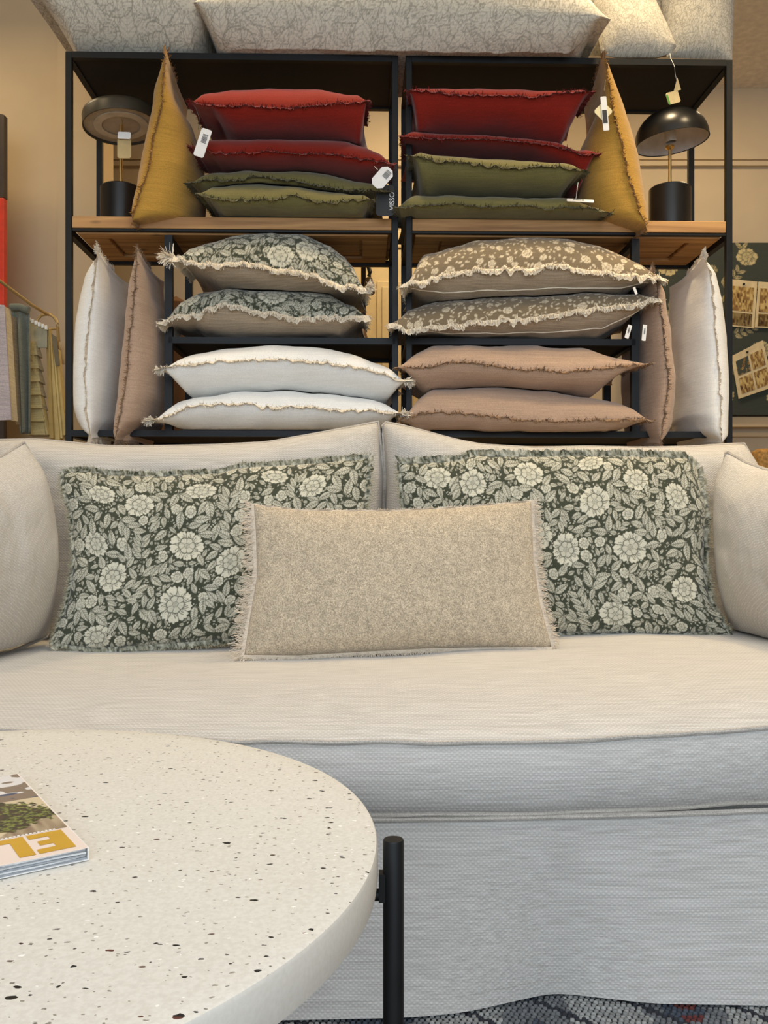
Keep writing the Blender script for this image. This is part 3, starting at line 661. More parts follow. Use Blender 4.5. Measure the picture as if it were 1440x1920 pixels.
# skirt
hx = np.array([-1.05, -.3, .03, .10, .13, .20, .26, .32, .40, .58, .8, 1.05]); hD = np.array([1.30, 1.29, 1.302, 1.312, 1.320, 1.348, 1.371, 1.358, 1.340, 1.334, 1.33, 1.32])
sx_ = np.linspace(-1.05, 1.05, 211); hd = np.interp(sx_, hx, hD)
for _ in range(6): hd[1:-1] = (hd[:-2] + 2 * hd[1:-1] + hd[2:]) / 4
topD = 1.352 + .03 * np.clip(np.abs(sx_) / .6, 0, 1.3) ** 2; topZ = .283 + .004 * np.clip(sx_ / .6, 0, 1)
nz_ = 26; Vs = np.zeros((211, nz_, 3))
for j in range(nz_):
    q = j / (nz_ - 1); e = q ** 1.3; Vs[:, j, 0] = sx_; Vs[:, j, 1] = topD * (1 - e) + hd * e + .004 * N(sx_ * 5 + 1, np.full(211, q * 2)) * math.sin(math.pi * q); Vs[:, j, 2] = topZ * (1 - q) + .012 * q
i, j = np.meshgrid(np.arange(210), np.arange(nz_ - 1), indexing='ij'); k = (i * nz_ + j).ravel(); f = np.stack([k, k + 1, k + nz_ + 1, k + nz_], -1)
sk = mesh('skirt', Vs, f, M['sofa'], sofa)
so = sk.modifiers.new('t', 'SOLIDIFY'); so.thickness = .004; so.offset = -1
mb = MB(); mb.tube(Vs[:, 0] + np.array([0, -.003, .001]), .0042, 8); mb.out('piping', M['pipe'], sk, sm=True)
hem = Vs[:, -3:].copy(); hem[..., 1] -= .0018; i, j = np.meshgrid(np.arange(210), np.arange(2), indexing='ij'); k = (i * 3 + j).ravel()
mb = MB(); mb.add(hem.reshape(-1, 3), [tuple(q) for q in np.stack([k, k + 1, k + 4, k + 3], -1).tolist()]); mb.out('hem', M['sofa'], sk, sm=True)
mb = MB(); mb.box(-1.0, 1.0, 1.42, 2.66, .06, .288, .01); mb.out('seat_base', M['sofa'], sofa)
mb = MB(); mb.box(-1.24, 1.24, 2.50, 2.655, .03, .86, .04); mb.out('back_frame', M['sofa'], sofa, sm=True)
for sgn in (-1, 1):
    a, b_ = sorted((sgn * 1.06, sgn * 1.27)); mb = MB(); mb.box(a, b_, 1.40, 2.5, .01, .62, .05); mb.out('arm', M['sofa'], sofa, sm=True)
# back cushions
bl = [(-20, 1210), (350, 1215), (714, 1212)]
tl = [(-20, 826), (70, 824), (200, 837), (300, 837), (400, 835), (500, 830), (600, 812), (680, 797), (709, 791)]
back_l = face_pillow('', bl, tl, [(-20, 1210), (-24, 1000), (-20, 826)], [(714, 1212), (716, 1000), (720, 900), (709, 791)], (2.42, 2.42, 2.47, 2.47), .115, .03, M['sofa'], parent=sofa, part='back_cushion', seed=4, wrinkle=.008, p=6, q=.5, nu=110, nv=60, rim=(.0045, M['pipe']))
tr_ = [(717, 791), (750, 797), (800, 810), (850, 824), (900, 834), (1000, 840), (1100, 838), (1200, 840), (1300, 838), (1350, 834), (1395, 832)]
back_r = face_pillow('', [(718, 1208), (1100, 1200), (1428, 1190)], tr_, [(718, 1208), (718, 1000), (724, 900), (717, 791)], [(1428, 1190), (1440, 1000), (1422, 880), (1395, 832)], (2.42, 2.42, 2.47, 2.47), .115, .03, M['sofa'], parent=sofa, part='back_cushion', seed=6, wrinkle=.008, p=6, q=.5, nu=110, nv=60, rim=(.0045, M['pipe']))

# loose cushions at the arms (turned inwards)
face_pillow('big plain oatmeal cushion standing at the left end of the sofa', [(-200, 1296), (0, 1232), (90, 1192)], [(-200, 815), (-80, 878), (0, 858), (45, 829)], [(-200, 1296), (-185, 1050), (-200, 815)], [(90, 1192), (84, 1000), (70, 880), (45, 829)],
            (1.75, 2.26, 1.80, 2.24), .125, .07, M['sofa'], seed=8, wrinkle=.006, p=2.3, q=.55, nu=80, nv=80, rim=(.0045, M['pipe']), minz=.44)
face_pillow('big plain oatmeal cushion standing at the right end of the sofa', [(1372, 1188), (1440, 1204), (1650, 1262)], [(1362, 846), (1400, 868), (1440, 882), (1530, 880), (1660, 800)], [(1372, 1188), (1362, 1000), (1352, 900), (1362, 846)], [(1650, 1262), (1640, 1050), (1660, 800)],
            (2.30, 1.75, 2.28, 1.80), .125, .07, M['sofa'], seed=9, wrinkle=.006, p=2.3, q=.55, nu=80, nv=80, rim=(.0045, M['pipe']), minz=.458)
# printed cushions
fl = dict(wid=.014, n=1500, ln=.010, tw=.0006)
face_pillow('grey green floral print cushion with frayed edge on left half of sofa', [(100, 1207), (180, 1215), (300, 1208), (400, 1200), (480, 1196), (690, 1190)], [(120, 888), (160, 884), (210, 892), (300, 894), (410, 889), (450, 878), (560, 872), (690, 860)],
            [(100, 1207), (128, 1130), (142, 1050), (135, 960), (118, 905), (120, 888)], [(690, 1190), (680, 1100), (676, 1000), (684, 930), (690, 860)],
            (2.14, 2.14, 2.24, 2.26), .062, .045, None, nu=600, nv=360, printed=(PL, GB, GF_), fmat=M['green_f'], fr=fl, seed=12, wrinkle=.005, p=2.5, q=.5,
            fargs={'b': dict(wid=.013, ruffle=.006, droop=.1), 't': dict(wid=.012, ln=.009, spread=.4, droop=-.4), 'r': dict(spread=.3), 'l': dict(wid=.010)})
face_pillow('grey green floral print cushion with frayed edge on right half of sofa', [(750, 1185), (900, 1188), (1040, 1186), (1150, 1188), (1250, 1190), (1330, 1184), (1368, 1192)], [(750, 872), (800, 870), (860, 867), (885, 857), (1000, 858), (1100, 856), (1200, 857), (1285, 859), (1308, 880)],
            [(750, 1185), (765, 1100), (768, 1000), (756, 930), (750, 868)], [(1368, 1192), (1330, 1130), (1318, 1050), (1322, 960), (1308, 880)],
            (2.19, 2.20, 2.26, 2.28), .062, .045, None, nu=600, nv=350, printed=(PR, GB, GF_), fmat=M['green_f'], fr=fl, seed=15, wrinkle=.005, p=2.5, q=.5,
            fargs={'b': dict(wid=.013, ruffle=.006, droop=.1), 't': dict(wid=.015, ln=.008, spread=.4, droop=-.4), 'r': dict(wid=.014, spread=.3), 'l': dict(wid=.010, spread=.3)})
face_pillow('sandy oatmeal tweed lumbar cushion with fringed ends in front of floral cushions', [(458, 1228), (560, 1229), (680, 1222), (800, 1216), (900, 1214), (1034, 1212)], [(476, 946), (500, 950), (560, 957), (640, 958), (740, 958), (850, 953), (930, 946), (996, 940)],
            [(458, 1228), (470, 1150), (482, 1080), (480, 1000), (476, 946)], [(1034, 1212), (1012, 1130), (1000, 1050), (998, 990), (996, 940)],
            (1.95, 1.99, 2.03, 2.06), .060, .04, M['boucle'], nu=160, nv=100, fmat=M['boucle_f'], fr=dict(wid=.010, n=1500, ln=.013, tw=.0007, spread=.2), seed=17, wrinkle=.003, p=2.6, q=.5,
            fargs={'l': dict(ln=.027, wid=.009, spread=.15, droop=.1), 'r': dict(ln=.018, wid=.008), 'b': dict(wid=.008, ln=.009, droop=.1), 't': dict(wid=.003, ln=.004, n=500)})

# ================================================================== shelving
TH = math.atan2(.05, 2.017); ct, st_ = math.cos(TH), math.sin(TH); OX, OY = Xc(130, 2.70), 2.70
def rk(mb):   # local shelving frame -> world
    mb.v = [(OX + x * ct - y * st_, OY + x * st_ + y * ct, z) for x, y, z in mb.v]; return mb
DEP = .315; UW = .984; U0 = (0, 1.0265)
def shelving(x0, inner, side, label):
    root = thing('shelving_unit', (OX + (x0 + UW / 2) * ct, OY + DEP / 2, 0), label, 'shelf', 'black steel shelving units behind the sofa')
    h = .0095; zt = 2.143
    for px_ in (x0, x0 + UW):
        for y in (0, DEP): rk(MB().box(px_ - h, px_ + h, y - h, y + h, 0, zt, .0015)).out('post', M['blk'], root)
    for (zz, nm_) in ((zt, 'rail'), (1.611, 'rail'), (1.003, 'rail')):
        for y in (0, DEP): rk(MB().box(x0 + h, x0 + UW - h, y - h + (.004 if zz == 1.611 and y == 0 else 0), y + h, zz - (2 * h if zz != 1.611 or y else .006), zz)).out('rail', M['blk'], root)
        for px_ in (x0, x0 + UW): rk(MB().box(px_ - h, px_ + h, h, DEP - h, zz - 2 * h, zz)).out('rail', M['blk'], root)
    rk(MB().box(x0 + h, x0 + UW - h, h, DEP - h, zt - .014, zt - .001)).out('top_panel', M['blkpanel'], root)
    rk(MB().box(x0 + h, x0 + UW - h, h, DEP - h, .99, 1.0)).out('metal_shelf', M['blkpanel'], root)
    ws = rk(MB().box(x0 + h + .001, x0 + UW - h - .001, -.008, DEP - .004, 1.6125, 1.648, .002)).out('wood_shelf', M['wood'], root)
    # frame-and-panel underside
    for (a, b_, c, d) in ((x0 + .02, x0 + UW - .02, .012, .06), (x0 + .02, x0 + UW - .02, DEP - .065, DEP - .012), (x0 + .02, x0 + .10, .062, DEP - .067), (x0 + UW - .10, x0 + UW - .02, .062, DEP - .067)):
        rk(MB().box(a, b_, c, d, 1.600, 1.6125, .003)).out('moulding', M['wood'], ws)
    for k in range(3):
        y0 = .07 + k * .06; rk(MB().box(x0 + .108, x0 + UW - .108, y0, y0 + .052, 1.607, 1.6125, .002)).out('plank', M['wood'], ws)
    a, b_ = (inner, x0 + UW) if side > 0 else (x0, inner)
    for y in (0, DEP): rk(MB().box(inner - .012, inner + .012, y - h, y + h, 1.003, 1.592)).out('divider_post', M['blk'], root)
    rk(MB().box(inner - h, inner + h, h, DEP - h, 1.573, 1.592)).out('rail', M['blk'], root)
    for y in (0, DEP): rk(MB().box(a, b_, y - h, y + h, 1.266, 1.285)).out('rail', M['blk'], root)
    for q in (a, b_): rk(MB().box(q - h + .001, q + h - .001, h, DEP - h, 1.267, 1.284)).out('rail', M['blk'], root)
    rk(MB().box(a, b_, h, DEP - h, 1.276, 1.284)).out('metal_shelf', M['blkpanel'], root)
    rk(MB().box(x0 + .01, x0 + UW - .01, .01, DEP - .01, .20, .215)).out('metal_shelf', M['blkpanel'], root)
    return root
shelving(0, (316 - 130) / F * 2.70, 1, 'black steel shelving unit with pine shelf, behind the left half of the sofa')
shelving(1.0265, (1184 - 130) / F * 2.735, -1, 'black steel shelving unit with pine shelf, behind the right half of the sofa')

flat = lambda z: (lambda x, y: np.where(y > 2.685, z, -9.0) + 0 * x)
DF = 2.63
E = edge_pillow
# left unit, upper pine shelf
s0 = flat(1.6485)
_, tp = E('small olive green cushion with frayed edge, bottom of the left upper stack', 'lying', [(374, 362), (400, 372), (440, 377), (490, 377), (530, 372), (550, 365), (570, 375), (620, 382), (660, 375), (697, 375)],
          [(374, 358), (400, 354), (440, 347), (480, 346), (560, 352), (620, 360), (660, 367), (697, 370)], [(376, 370), (395, 395), (410, 408), (500, 412), (600, 414), (670, 412), (690, 395), (697, 380)], 2.62, .36, M['olive'], M['olive_f'], s0, 'olive green cushions', seed=31)
_, tp = E('rumpled olive green cushion squeezed between the small olive one and the red cushions', 'lying', [(358, 345), (390, 338), (450, 340), (480, 332), (550, 340), (600, 350), (650, 358), (725, 360)],
          [(358, 338), (390, 325), (450, 320), (550, 322), (620, 330), (680, 345), (725, 353)], [(360, 355), (380, 370), (420, 375), (500, 372), (600, 376), (680, 380), (725, 366)], 2.655, .36, M['olive'], M['olive_f'], tp, 'olive green cushions', seed=32, wid=.016, noise=.007)
_, tp = E('brick red cushion with a white tag at its right corner, second from top', 'lying', [(358, 275), (385, 285), (430, 290), (500, 285), (560, 290), (620, 290), (680, 300), (735, 308)],
          [(358, 270), (390, 265), (420, 261), (500, 261), (600, 264), (650, 268), (690, 280), (735, 303)], [(360, 280), (380, 298), (400, 313), (480, 320), (560, 320), (620, 326), (680, 338), (700, 335), (735, 312)], 2.63, .36, M['red'], M['red_f'], tp, 'brick red cushions', seed=33)
red_l2 = _
_, tp = E('plump brick red cushion topping the left upper stack', 'lying', [(358, 192), (380, 197), (430, 200), (480, 200), (550, 205), (600, 198), (660, 195), (688, 188)],
          [(358, 187), (385, 178), (420, 170), (500, 168), (600, 170), (650, 180), (688, 184)], [(360, 195), (385, 215), (410, 245), (430, 258), (520, 261), (600, 262), (660, 266), (684, 262), (688, 230)], 2.61, .36, M['red'], M['red_f'], tp, 'brick red cushions', seed=34)
red_l1 = _
# right unit, upper pine shelf
_, tp = E('flat olive green cushion at the bottom of the right upper stack', 'lying', [(745, 390), (780, 387), (850, 383), (900, 388), (980, 385), (1020, 393), (1060, 388), (1110, 393), (1142, 400)],
          [(745, 384), (775, 370), (850, 368), (950, 371), (1050, 372), (1080, 375), (1110, 388), (1142, 396)], [(747, 395), (765, 402), (780, 412), (900, 415), (1050, 416), (1090, 413), (1142, 404)], 2.64, .36, M['olive'], M['olive_f'], s0, 'olive green cushions', seed=36)
olive_r2 = _
_, tp = E('short olive green cushion second from the bottom of the right upper stack', 'lying', [(772, 293), (800, 300), (880, 308), (960, 316), (1010, 312), (1060, 315), (1095, 322)],
          [(772, 288), (800, 290), (900, 297), (1000, 303), (1060, 306), (1095, 318)], [(773, 300), (785, 340), (800, 362), (900, 368), (1000, 370), (1060, 368), (1080, 345), (1095, 326)], 2.62, .34, M['olive'], M['olive_f'], tp, 'olive green cushions', seed=37, wid=.014)
_, tp = E('brick red cushion sagging over the short olive one in the right upper stack', 'lying', [(755, 255), (800, 260), (850, 262), (900, 262), (960, 265), (1020, 270), (1060, 280), (1090, 292), (1120, 287)],
          [(755, 250), (800, 250), (900, 254), (1000, 260), (1050, 268), (1090, 285), (1120, 280)], [(757, 262), (780, 282), (900, 292), (1000, 300), (1070, 330), (1095, 360), (1110, 330), (1120, 295)], 2.665, .34, M['red'], M['red_f'], tp, 'brick red cushions', seed=38)
_, tp = E('deep brick red cushion topping the right upper stack', 'lying', [(768, 172), (800, 171), (850, 179), (930, 179), (1000, 184), (1050, 176), (1107, 172)],
          [(768, 168), (800, 167), (900, 167), (1000, 170), (1060, 170), (1107, 169)], [(770, 180), (775, 230), (785, 248), (850, 250), (950, 252), (1040, 268), (1065, 270), (1090, 220), (1107, 180)], 2.63, .34, M['red'], M['red_f'], tp, 'brick red cushions', seed=39)
# mustard cushions standing
ml, _ = E('mustard yellow cushion standing on edge between the flat lamp and the red stack', 'standing', [(312, 97), (309, 140), (304, 200), (290, 250), (284, 300), (264, 360), (248, 414)],
          [(316, 97), (335, 135), (350, 163), (365, 190), (374, 215), (382, 250), (388, 300), (386, 350), (380, 395), (340, 410), (256, 414)], [(308, 97), (290, 150), (275, 230), (262, 300), (252, 360), (244, 414)], 2.635, .36, M['must'], M['must_f'], group='mustard cushions', lim=(-9, -.555, 2.68), seed=41, ns=90, dens=700)
mr, _ = E('mustard yellow cushion standing on edge beside the domed lamp', 'standing', [(1132, 99), (1137, 130), (1142, 160), (1150, 210), (1165, 270), (1180, 340), (1200, 400), (1214, 426)],
          [(1136, 99), (1165, 160), (1185, 220), (1198, 270), (1205, 320), (1213, 380), (1218, 426)], [(1128, 99), (1108, 165), (1097, 195), (1080, 240), (1070, 290), (1075, 350), (1090, 395), (1140, 415), (1208, 426)], 2.645, .36, M['must'], M['must_f'], group='mustard cushions', lim=(.555, 9, 2.69), seed=42, ns=90, dens=700)
# left unit lower: floral cushions on the small metal shelf
s1 = flat(1.2858)
gk = dict(mat=M['linen'], fmat=M['cream_f'], back=M['linen'], wid=.016, ln=.015, ns=300, nv=130, dens=1900, droop=1.6, tw=.0013, ruf=.009)
_, tp = E('green floral cushion with cream fringe, lower of the pair on the left metal shelf', 'lying', [(305, 606), (340, 590), (380, 588), (400, 575), (430, 570), (460, 580), (520, 590), (580, 598), (640, 595), (685, 591)],
          [(305, 600), (330, 570), (360, 552), (420, 543), (500, 545), (580, 547), (620, 555), (650, 575), (685, 587)], [(308, 610), (350, 612), (370, 625), (450, 632), (560, 635), (640, 633), (660, 615), (685, 596)], 2.64, .40, support=s1, group='green floral cushions on the shelf', printed=(PL, GB, GF_, (.0, .3, False)), pinch=.05, seed=51, **gk)
_, tp = E('green floral cushion with tasselled left corner, upper of the pair on the left metal shelf', 'lying', [(332, 484), (380, 495), (440, 495), (490, 500), (540, 508), (600, 520), (640, 535), (684, 540)],
          [(332, 479), (370, 460), (430, 443), (500, 437), (560, 440), (620, 462), (650, 490), (668, 515), (684, 535)], [(334, 490), (360, 510), (400, 535), (450, 545), (520, 548), (600, 550), (650, 548), (684, 544)], 2.61, .40, support=tp, group='green floral cushions on the shelf', printed=(PR, GB, GF_, (.05, .35, False)), pinch=.05, seed=52, ear=(2.4, .6), **gk)
s2 = flat(1.0045)
_, tp = E('off white linen cushion at the bottom of the left stack', 'lying', [(285, 790), (330, 772), (350, 762), (400, 758), (470, 757), (490, 764), (560, 762), (640, 768), (720, 770), (755, 776)],
          [(285, 785), (320, 755), (360, 745), (440, 735), (520, 733), (620, 738), (700, 748), (740, 765), (755, 772)], [(290, 797), (320, 802), (350, 808), (450, 812), (560, 812), (680, 808), (735, 795), (755, 781)], 2.61, .40, M['white'], M['white_f'], s2, 'off white cushions lying flat', pinch=.10, seed=53, ear=(.8, .8), wid=.015)
_, tp = E('off white linen cushion just under the left metal shelf', 'lying', [(306, 692), (350, 682), (420, 677), (500, 673), (600, 678), (680, 690), (740, 708), (762, 716)],
          [(306, 685), (340, 670), (400, 655), (500, 648), (560, 648), (620, 654), (680, 668), (730, 690), (762, 710)], [(306, 722), (330, 733), (370, 740), (450, 735), (560, 733), (650, 742), (720, 748), (745, 742), (762, 730)], 2.61, .40, M['white'], M['white_f'], tp, 'off white cushions lying flat', pinch=.10, seed=54, ear=(.8, .8), wid=.015)
# right unit lower
BB, BF = lin(132, 116, 92), lin(232, 216, 186)
_, tp = E('brown floral cushion with cream frayed edge, lower of the pair on the right metal shelf', 'lying', [(736, 605), (760, 618), (850, 610), (920, 600), (980, 598), (1040, 590), (1100, 580), (1180, 570), (1232, 560)],
          [(736, 597), (760, 590), (790, 575), (840, 563), (930, 558), (1050, 553), (1140, 550), (1180, 554), (1232, 555)], [(738, 612), (780, 625), (850, 634), (950, 637), (1050, 636), (1140, 633), (1170, 612), (1200, 592), (1232, 566)], 2.63, .40, support=s1, group='brown floral cushions', printed=(PS, BB, BF, (0, .1, False)), zipper=True, pinch=.05, seed=55, **gk)
bf2 = _
_, tp = E('brown floral cushion with cream frayed edge, upper of the pair on the right metal shelf', 'lying', [(760, 535), (800, 524), (837, 513), (914, 504), (992, 504), (1050, 496), (1109, 509), (1187, 515), (1240, 522)],
          [(760, 527), (790, 490), (840, 466), (900, 452), (980, 445), (1080, 449), (1140, 460), (1180, 480), (1200, 492), (1240, 515)], [(760, 540), (790, 550), (830, 562), (900, 560), (1000, 556), (1100, 553), (1180, 548), (1220, 532), (1240, 526)], 2.61, .40, support=tp, group='brown floral cushions', printed=(PS, BB, BF, (.1, .5, False)), zipper=True, pinch=.05, seed=56, **gk)
bf1 = _
_, tp = E('dusty taupe linen cushion at the bottom of the right stack', 'lying', [(750, 790), (770, 778), (800, 772), (880, 775), (950, 782), (1000, 788), (1060, 790), (1140, 785), (1200, 785), (1220, 788)],
          [(750, 785), (775, 755), (800, 735), (860, 728), (940, 726), (1040, 733), (1130, 745), (1180, 757), (1205, 772), (1220, 783)], [(752, 796), (775, 805), (820, 815), (900, 818), (1050, 818), (1150, 815), (1190, 802), (1220, 793)], 2.61, .40, M['taupe'], M['taupe_f'], s2, 'taupe cushions lying flat', pinch=.10, seed=57)
_, tp = E('dusty taupe linen cushion just under the right metal shelf', 'lying', [(745, 688), (780, 690), (830, 683), (860, 677), (930, 685), (980, 695), (1010, 690), (1050, 698), (1120, 690), (1190, 683), (1215, 683)],
          [(745, 684), (770, 668), (800, 652), (900, 648), (1020, 650), (1120, 655), (1160, 668), (1190, 677), (1215, 679)], [(748, 694), (770, 720), (790, 735), (850, 730), (950, 732), (1050, 738), (1140, 742), (1165, 722), (1190, 697), (1215, 687)], 2.61, .40, M['taupe'], M['taupe_f'], tp, 'taupe cushions lying flat', pinch=.10, seed=58)
# standing pairs at both sides
E('off white cushion standing on edge at the far left of the shelving', 'standing', [(186, 473), (181, 500), (177, 540), (168, 600), (164, 660), (160, 710), (163, 770), (172, 824)],
  [(190, 473), (210, 490), (225, 530), (235, 560), (236, 650), (230, 730), (215, 790), (178, 824)], [(182, 473), (160, 505), (148, 550), (139, 610), (135, 680), (137, 760), (150, 800), (168, 824)], 2.63, .36, M['white'], M['white_f'], group='off white cushions standing on edge', seed=61, lim=(-.93, -.767, 2.66), ear=(.4, 1.2), wid=.016, ln=.006, noise=.003)
tl_, _ = E('dusty taupe cushion standing beside the off white one on the left', 'standing', [(258, 467), (256, 500), (253, 560), (243, 640), (240, 700), (230, 760), (216, 828)],
  [(262, 467), (285, 490), (300, 520), (310, 560), (316, 650), (314, 740), (300, 790), (222, 828)], [(254, 467), (245, 510), (234, 580), (228, 650), (222, 720), (215, 780), (212, 828)], 2.60, .36, M['taupe'], M['taupe_f'], group='taupe cushions standing on edge', seed=62, lim=(-.764, -.67, 2.66), wid=.009)
trr, _ = E('dusty taupe cushion standing beside the off white one on the right', 'standing', [(1222, 500), (1233, 545), (1240, 600), (1247, 660), (1252, 710), (1247, 760), (1241, 800), (1237, 834)],
  [(1226, 500), (1248, 540), (1258, 620), (1267, 700), (1265, 760), (1258, 800), (1241, 834)], [(1218, 500), (1200, 530), (1188, 580), (1184, 700), (1187, 780), (1200, 808), (1233, 834)], 2.64, .36, M['taupe'], M['taupe_f'], group='taupe cushions standing on edge', seed=63, lim=(.775, .858, 2.69), wid=.009)
E('off white cushion standing on edge at the far right of the shelving', 'standing', [(1318, 479), (1330, 510), (1336, 560), (1340, 620), (1345, 680), (1350, 760), (1352, 833)],
  [(1322, 479), (1342, 505), (1354, 555), (1362, 620), (1366, 690), (1367, 740), (1364, 833)], [(1314, 479), (1290, 512), (1272, 550), (1262, 600), (1262, 700), (1266, 780), (1290, 812), (1348, 833)], 2.65, .36, M['white'], M['white_f'], group='off white cushions standing on edge', seed=64, lim=(.862, 1.045, 2.70), ear=(.3, .8), wid=.013, ln=.005, noise=.003)

# leafy cushions on top of the shelving
AB, AF = lin(146, 139, 124), lin(228, 220, 202)
st = flat(2.1445)
def on(x, y): return st(x, y)
tk = dict(support=on, mat=M['white'], ns=330, nv=150, fr=False, pinch=.015, group='cream scroll leaf cushions on top of the shelving', noise=.006, L=.40)
def top_cushion(label, seam, plus, minus, D0, pr, uv, seed, **kw):
    a = dict(tk); a.update(kw)
    root, _ = E(label, 'lying', seam, plus, minus, D0, printed=(pr, AB, AF, (uv[0], uv[1], True)), seed=seed, **a)
    return root
top_cushion('long cream scroll leaf cushion lying across both units on the top', [(362, 5), (500, -20), (750, -22), (1000, 12), (1090, 20), (1146, 36)], [(362, -5), (420, -90), (600, -130), (900, -120), (1060, -60), (1146, 30)],
            [(362, 20), (368, 55), (385, 92), (430, 104), (700, 116), (900, 117), (1080, 114), (1112, 88), (1146, 42)], 2.60, PA, (.0, .1), 71, ns=520)
top_cushion('cream scroll leaf cushion overhanging the top left corner of the shelving', [(40, -22), (200, -35), (388, -30)], [(40, -30), (100, -130), (300, -140), (388, -40)],
            [(42, -15), (80, 42), (118, 94), (160, 98), (250, 106), (350, 108), (372, 70), (388, -10)], 2.63, PA, (.3, .4), 72)
face_pillow('cream scroll leaf cushion leaning behind the right end of the long one', [(1080, 104), (1200, 106), (1300, 108)], [(1050, -140), (1150, -150), (1290, -150)], [(1080, 104), (1060, 0), (1050, -140)], [(1300, 108), (1296, 0), (1290, -150)], (2.98, 2.98, 3.04, 3.04), .05, .03, None, nu=150, nv=150, printed=(PA, AB, AF), seed=73, group='cream scroll leaf cushions on top of the shelving')
face_pillow('small-patterned cream cushion sagging forward right of the long one', [(1128, 104), (1160, 108), (1232, 108), (1258, 100)], [(1120, -60), (1160, -70), (1205, -60)], [(1128, 104), (1112, 20), (1120, -60)], [(1258, 100), (1268, 88), (1250, 50), (1225, 0), (1205, -60)], (2.80, 2.76, 2.86, 2.86), .07, .05, None, nu=170, nv=170, printed=(PB, AB, AF), seed=74, group='cream scroll leaf cushions on top of the shelving', minz=2.1455)
face_pillow('small-patterned cream cushion upright at the top right corner of the shelving', [(1250, 108), (1300, 110), (1373, 112)], [(1235, -120), (1300, -130), (1378, -120)], [(1250, 108), (1240, 0), (1235, -120)], [(1373, 112), (1376, 0), (1378, -120)], (2.90, 2.86, 2.96, 2.94), .075, .05, None, nu=170, nv=170, printed=(PB, AB, AF), seed=75, group='cream scroll leaf cushions on top of the shelving', minz=2.1455)

# ------------------------------------------------------------------ lamps
def lamp_base(root, x, y, z, r, h, ztop):
    MB().lathe(x, y, [(0, z), (r, z), (r, z + h - .004), (r - .004, z + h), (0.006, z + h)], 48).out('base', M['lampblk'], root, sm=True)
    MB().lathe(x, y, [(.0055, z + h - .01), (.0055, ztop)], 16).out('stem', M['brass'], root, sm=True)
lx, ly = Xc(227, 2.86), 2.86
la = thing('table_lamp', (lx, ly, 1.6485), 'table lamp with flat round shade and black drum base, left on the pine shelf', 'lamp', 'table lamps on the pine shelves')
lamp_base(la, lx, ly, 1.6495, .064, .145, 2.0)
Rm = Euler((math.radians(-4), math.radians(-5), 0)).to_matrix()
def tilt_lathe(prof, cz, x, y, Rm, n=56, caps=False):
    mb = MB(); mb.lathe(0, 0, prof, n, Rm, caps); mb.v = [(a + x, b + y, c + cz) for a, b, c in mb.v]; return mb
tilt_lathe([(0, .040), (.108, .040), (.116, .034), (.119, .024), (.119, -.008), (.116, -.008), (.116, .020), (.02, .020)], 1.995, lx, ly, Rm).out('lamp_shade', plain('dark bronze metal', lin(62, 56, 44), .4), la, sm=True)
tilt_lathe([(0, -.004), (.1155, -.004), (.1155, .004), (0, .004)], 1.999, lx, ly, Rm).out('diffuser', plain('frosted diffuser', lin(190, 178, 156), .35), la, sm=True)
tilt_lathe([(.06, -.007), (.085, -.007), (.085, -.004), (.06, -.004)], 1.998, lx, ly, Rm).out('diffuser_ring', plain('frosted ring', lin(214, 202, 178), .3), la, sm=True)
o, tr, w_, h_ = card('price_tag', 233, 254, 2.79, 24, 13, .05, M['paper'], la)
o, tr, w_, h_ = card('kraft_tag', 233, 278, 2.80, 26, 38, 0, plain('translucent kraft', lin(196, 172, 120), .6), la)
MB().tube([P(228, 222, 2.83), P(231, 235, 2.80), P(232, 248, 2.79)], .0012, 5).out('tag_string', M['brass'], la)
rx_, ry_ = Xc(1256, 2.86), 2.86
lb = thing('table_lamp', (rx_, ry_, 1.6485), 'table lamp with glossy black dome shade and brass stem, right on the pine shelf', 'lamp', 'table lamps on the pine shelves')
lamp_base(lb, rx_, ry_, 1.6495, .0655, .143, 1.925)
Rm2 = Euler((math.radians(1), math.radians(-6), 0)).to_matrix()
prof = [(.0, .100)] + [(.115 * math.sin(a), .100 * math.cos(a)) for a in np.linspace(.1, math.pi / 2, 20)] + [(.1155, -.006), (.112, -.006)]
prof2 = [(.1125, -.004)] + [(.112 * math.sin(a), .096 * math.cos(a)) for a in np.linspace(math.pi / 2, .1, 16)] + [(0, .096)]
tilt_lathe(prof, 1.945, rx_ + .006, ry_, Rm2).out('dome_shade', M['lampblk'], lb, sm=True)
tilt_lathe(prof2, 1.945, rx_ + .006, ry_, Rm2).out('shade_lining', M['lampin'], lb, sm=True)
tilt_lathe([(.016, -.004), (.018, .0), (.018, .045), (0, .045)], 1.945, rx_ + .003, ry_, Rm2, 20).out('bulb_socket', plain('socket', (.5, .47, .42), .5), lb, sm=True)
MB().lathe(rx_, ry_, [(.006, 1.915), (.014, 1.922), (.014, 1.928), (.006, 1.932)], 20).out('collar', M['brass'], lb, sm=True)

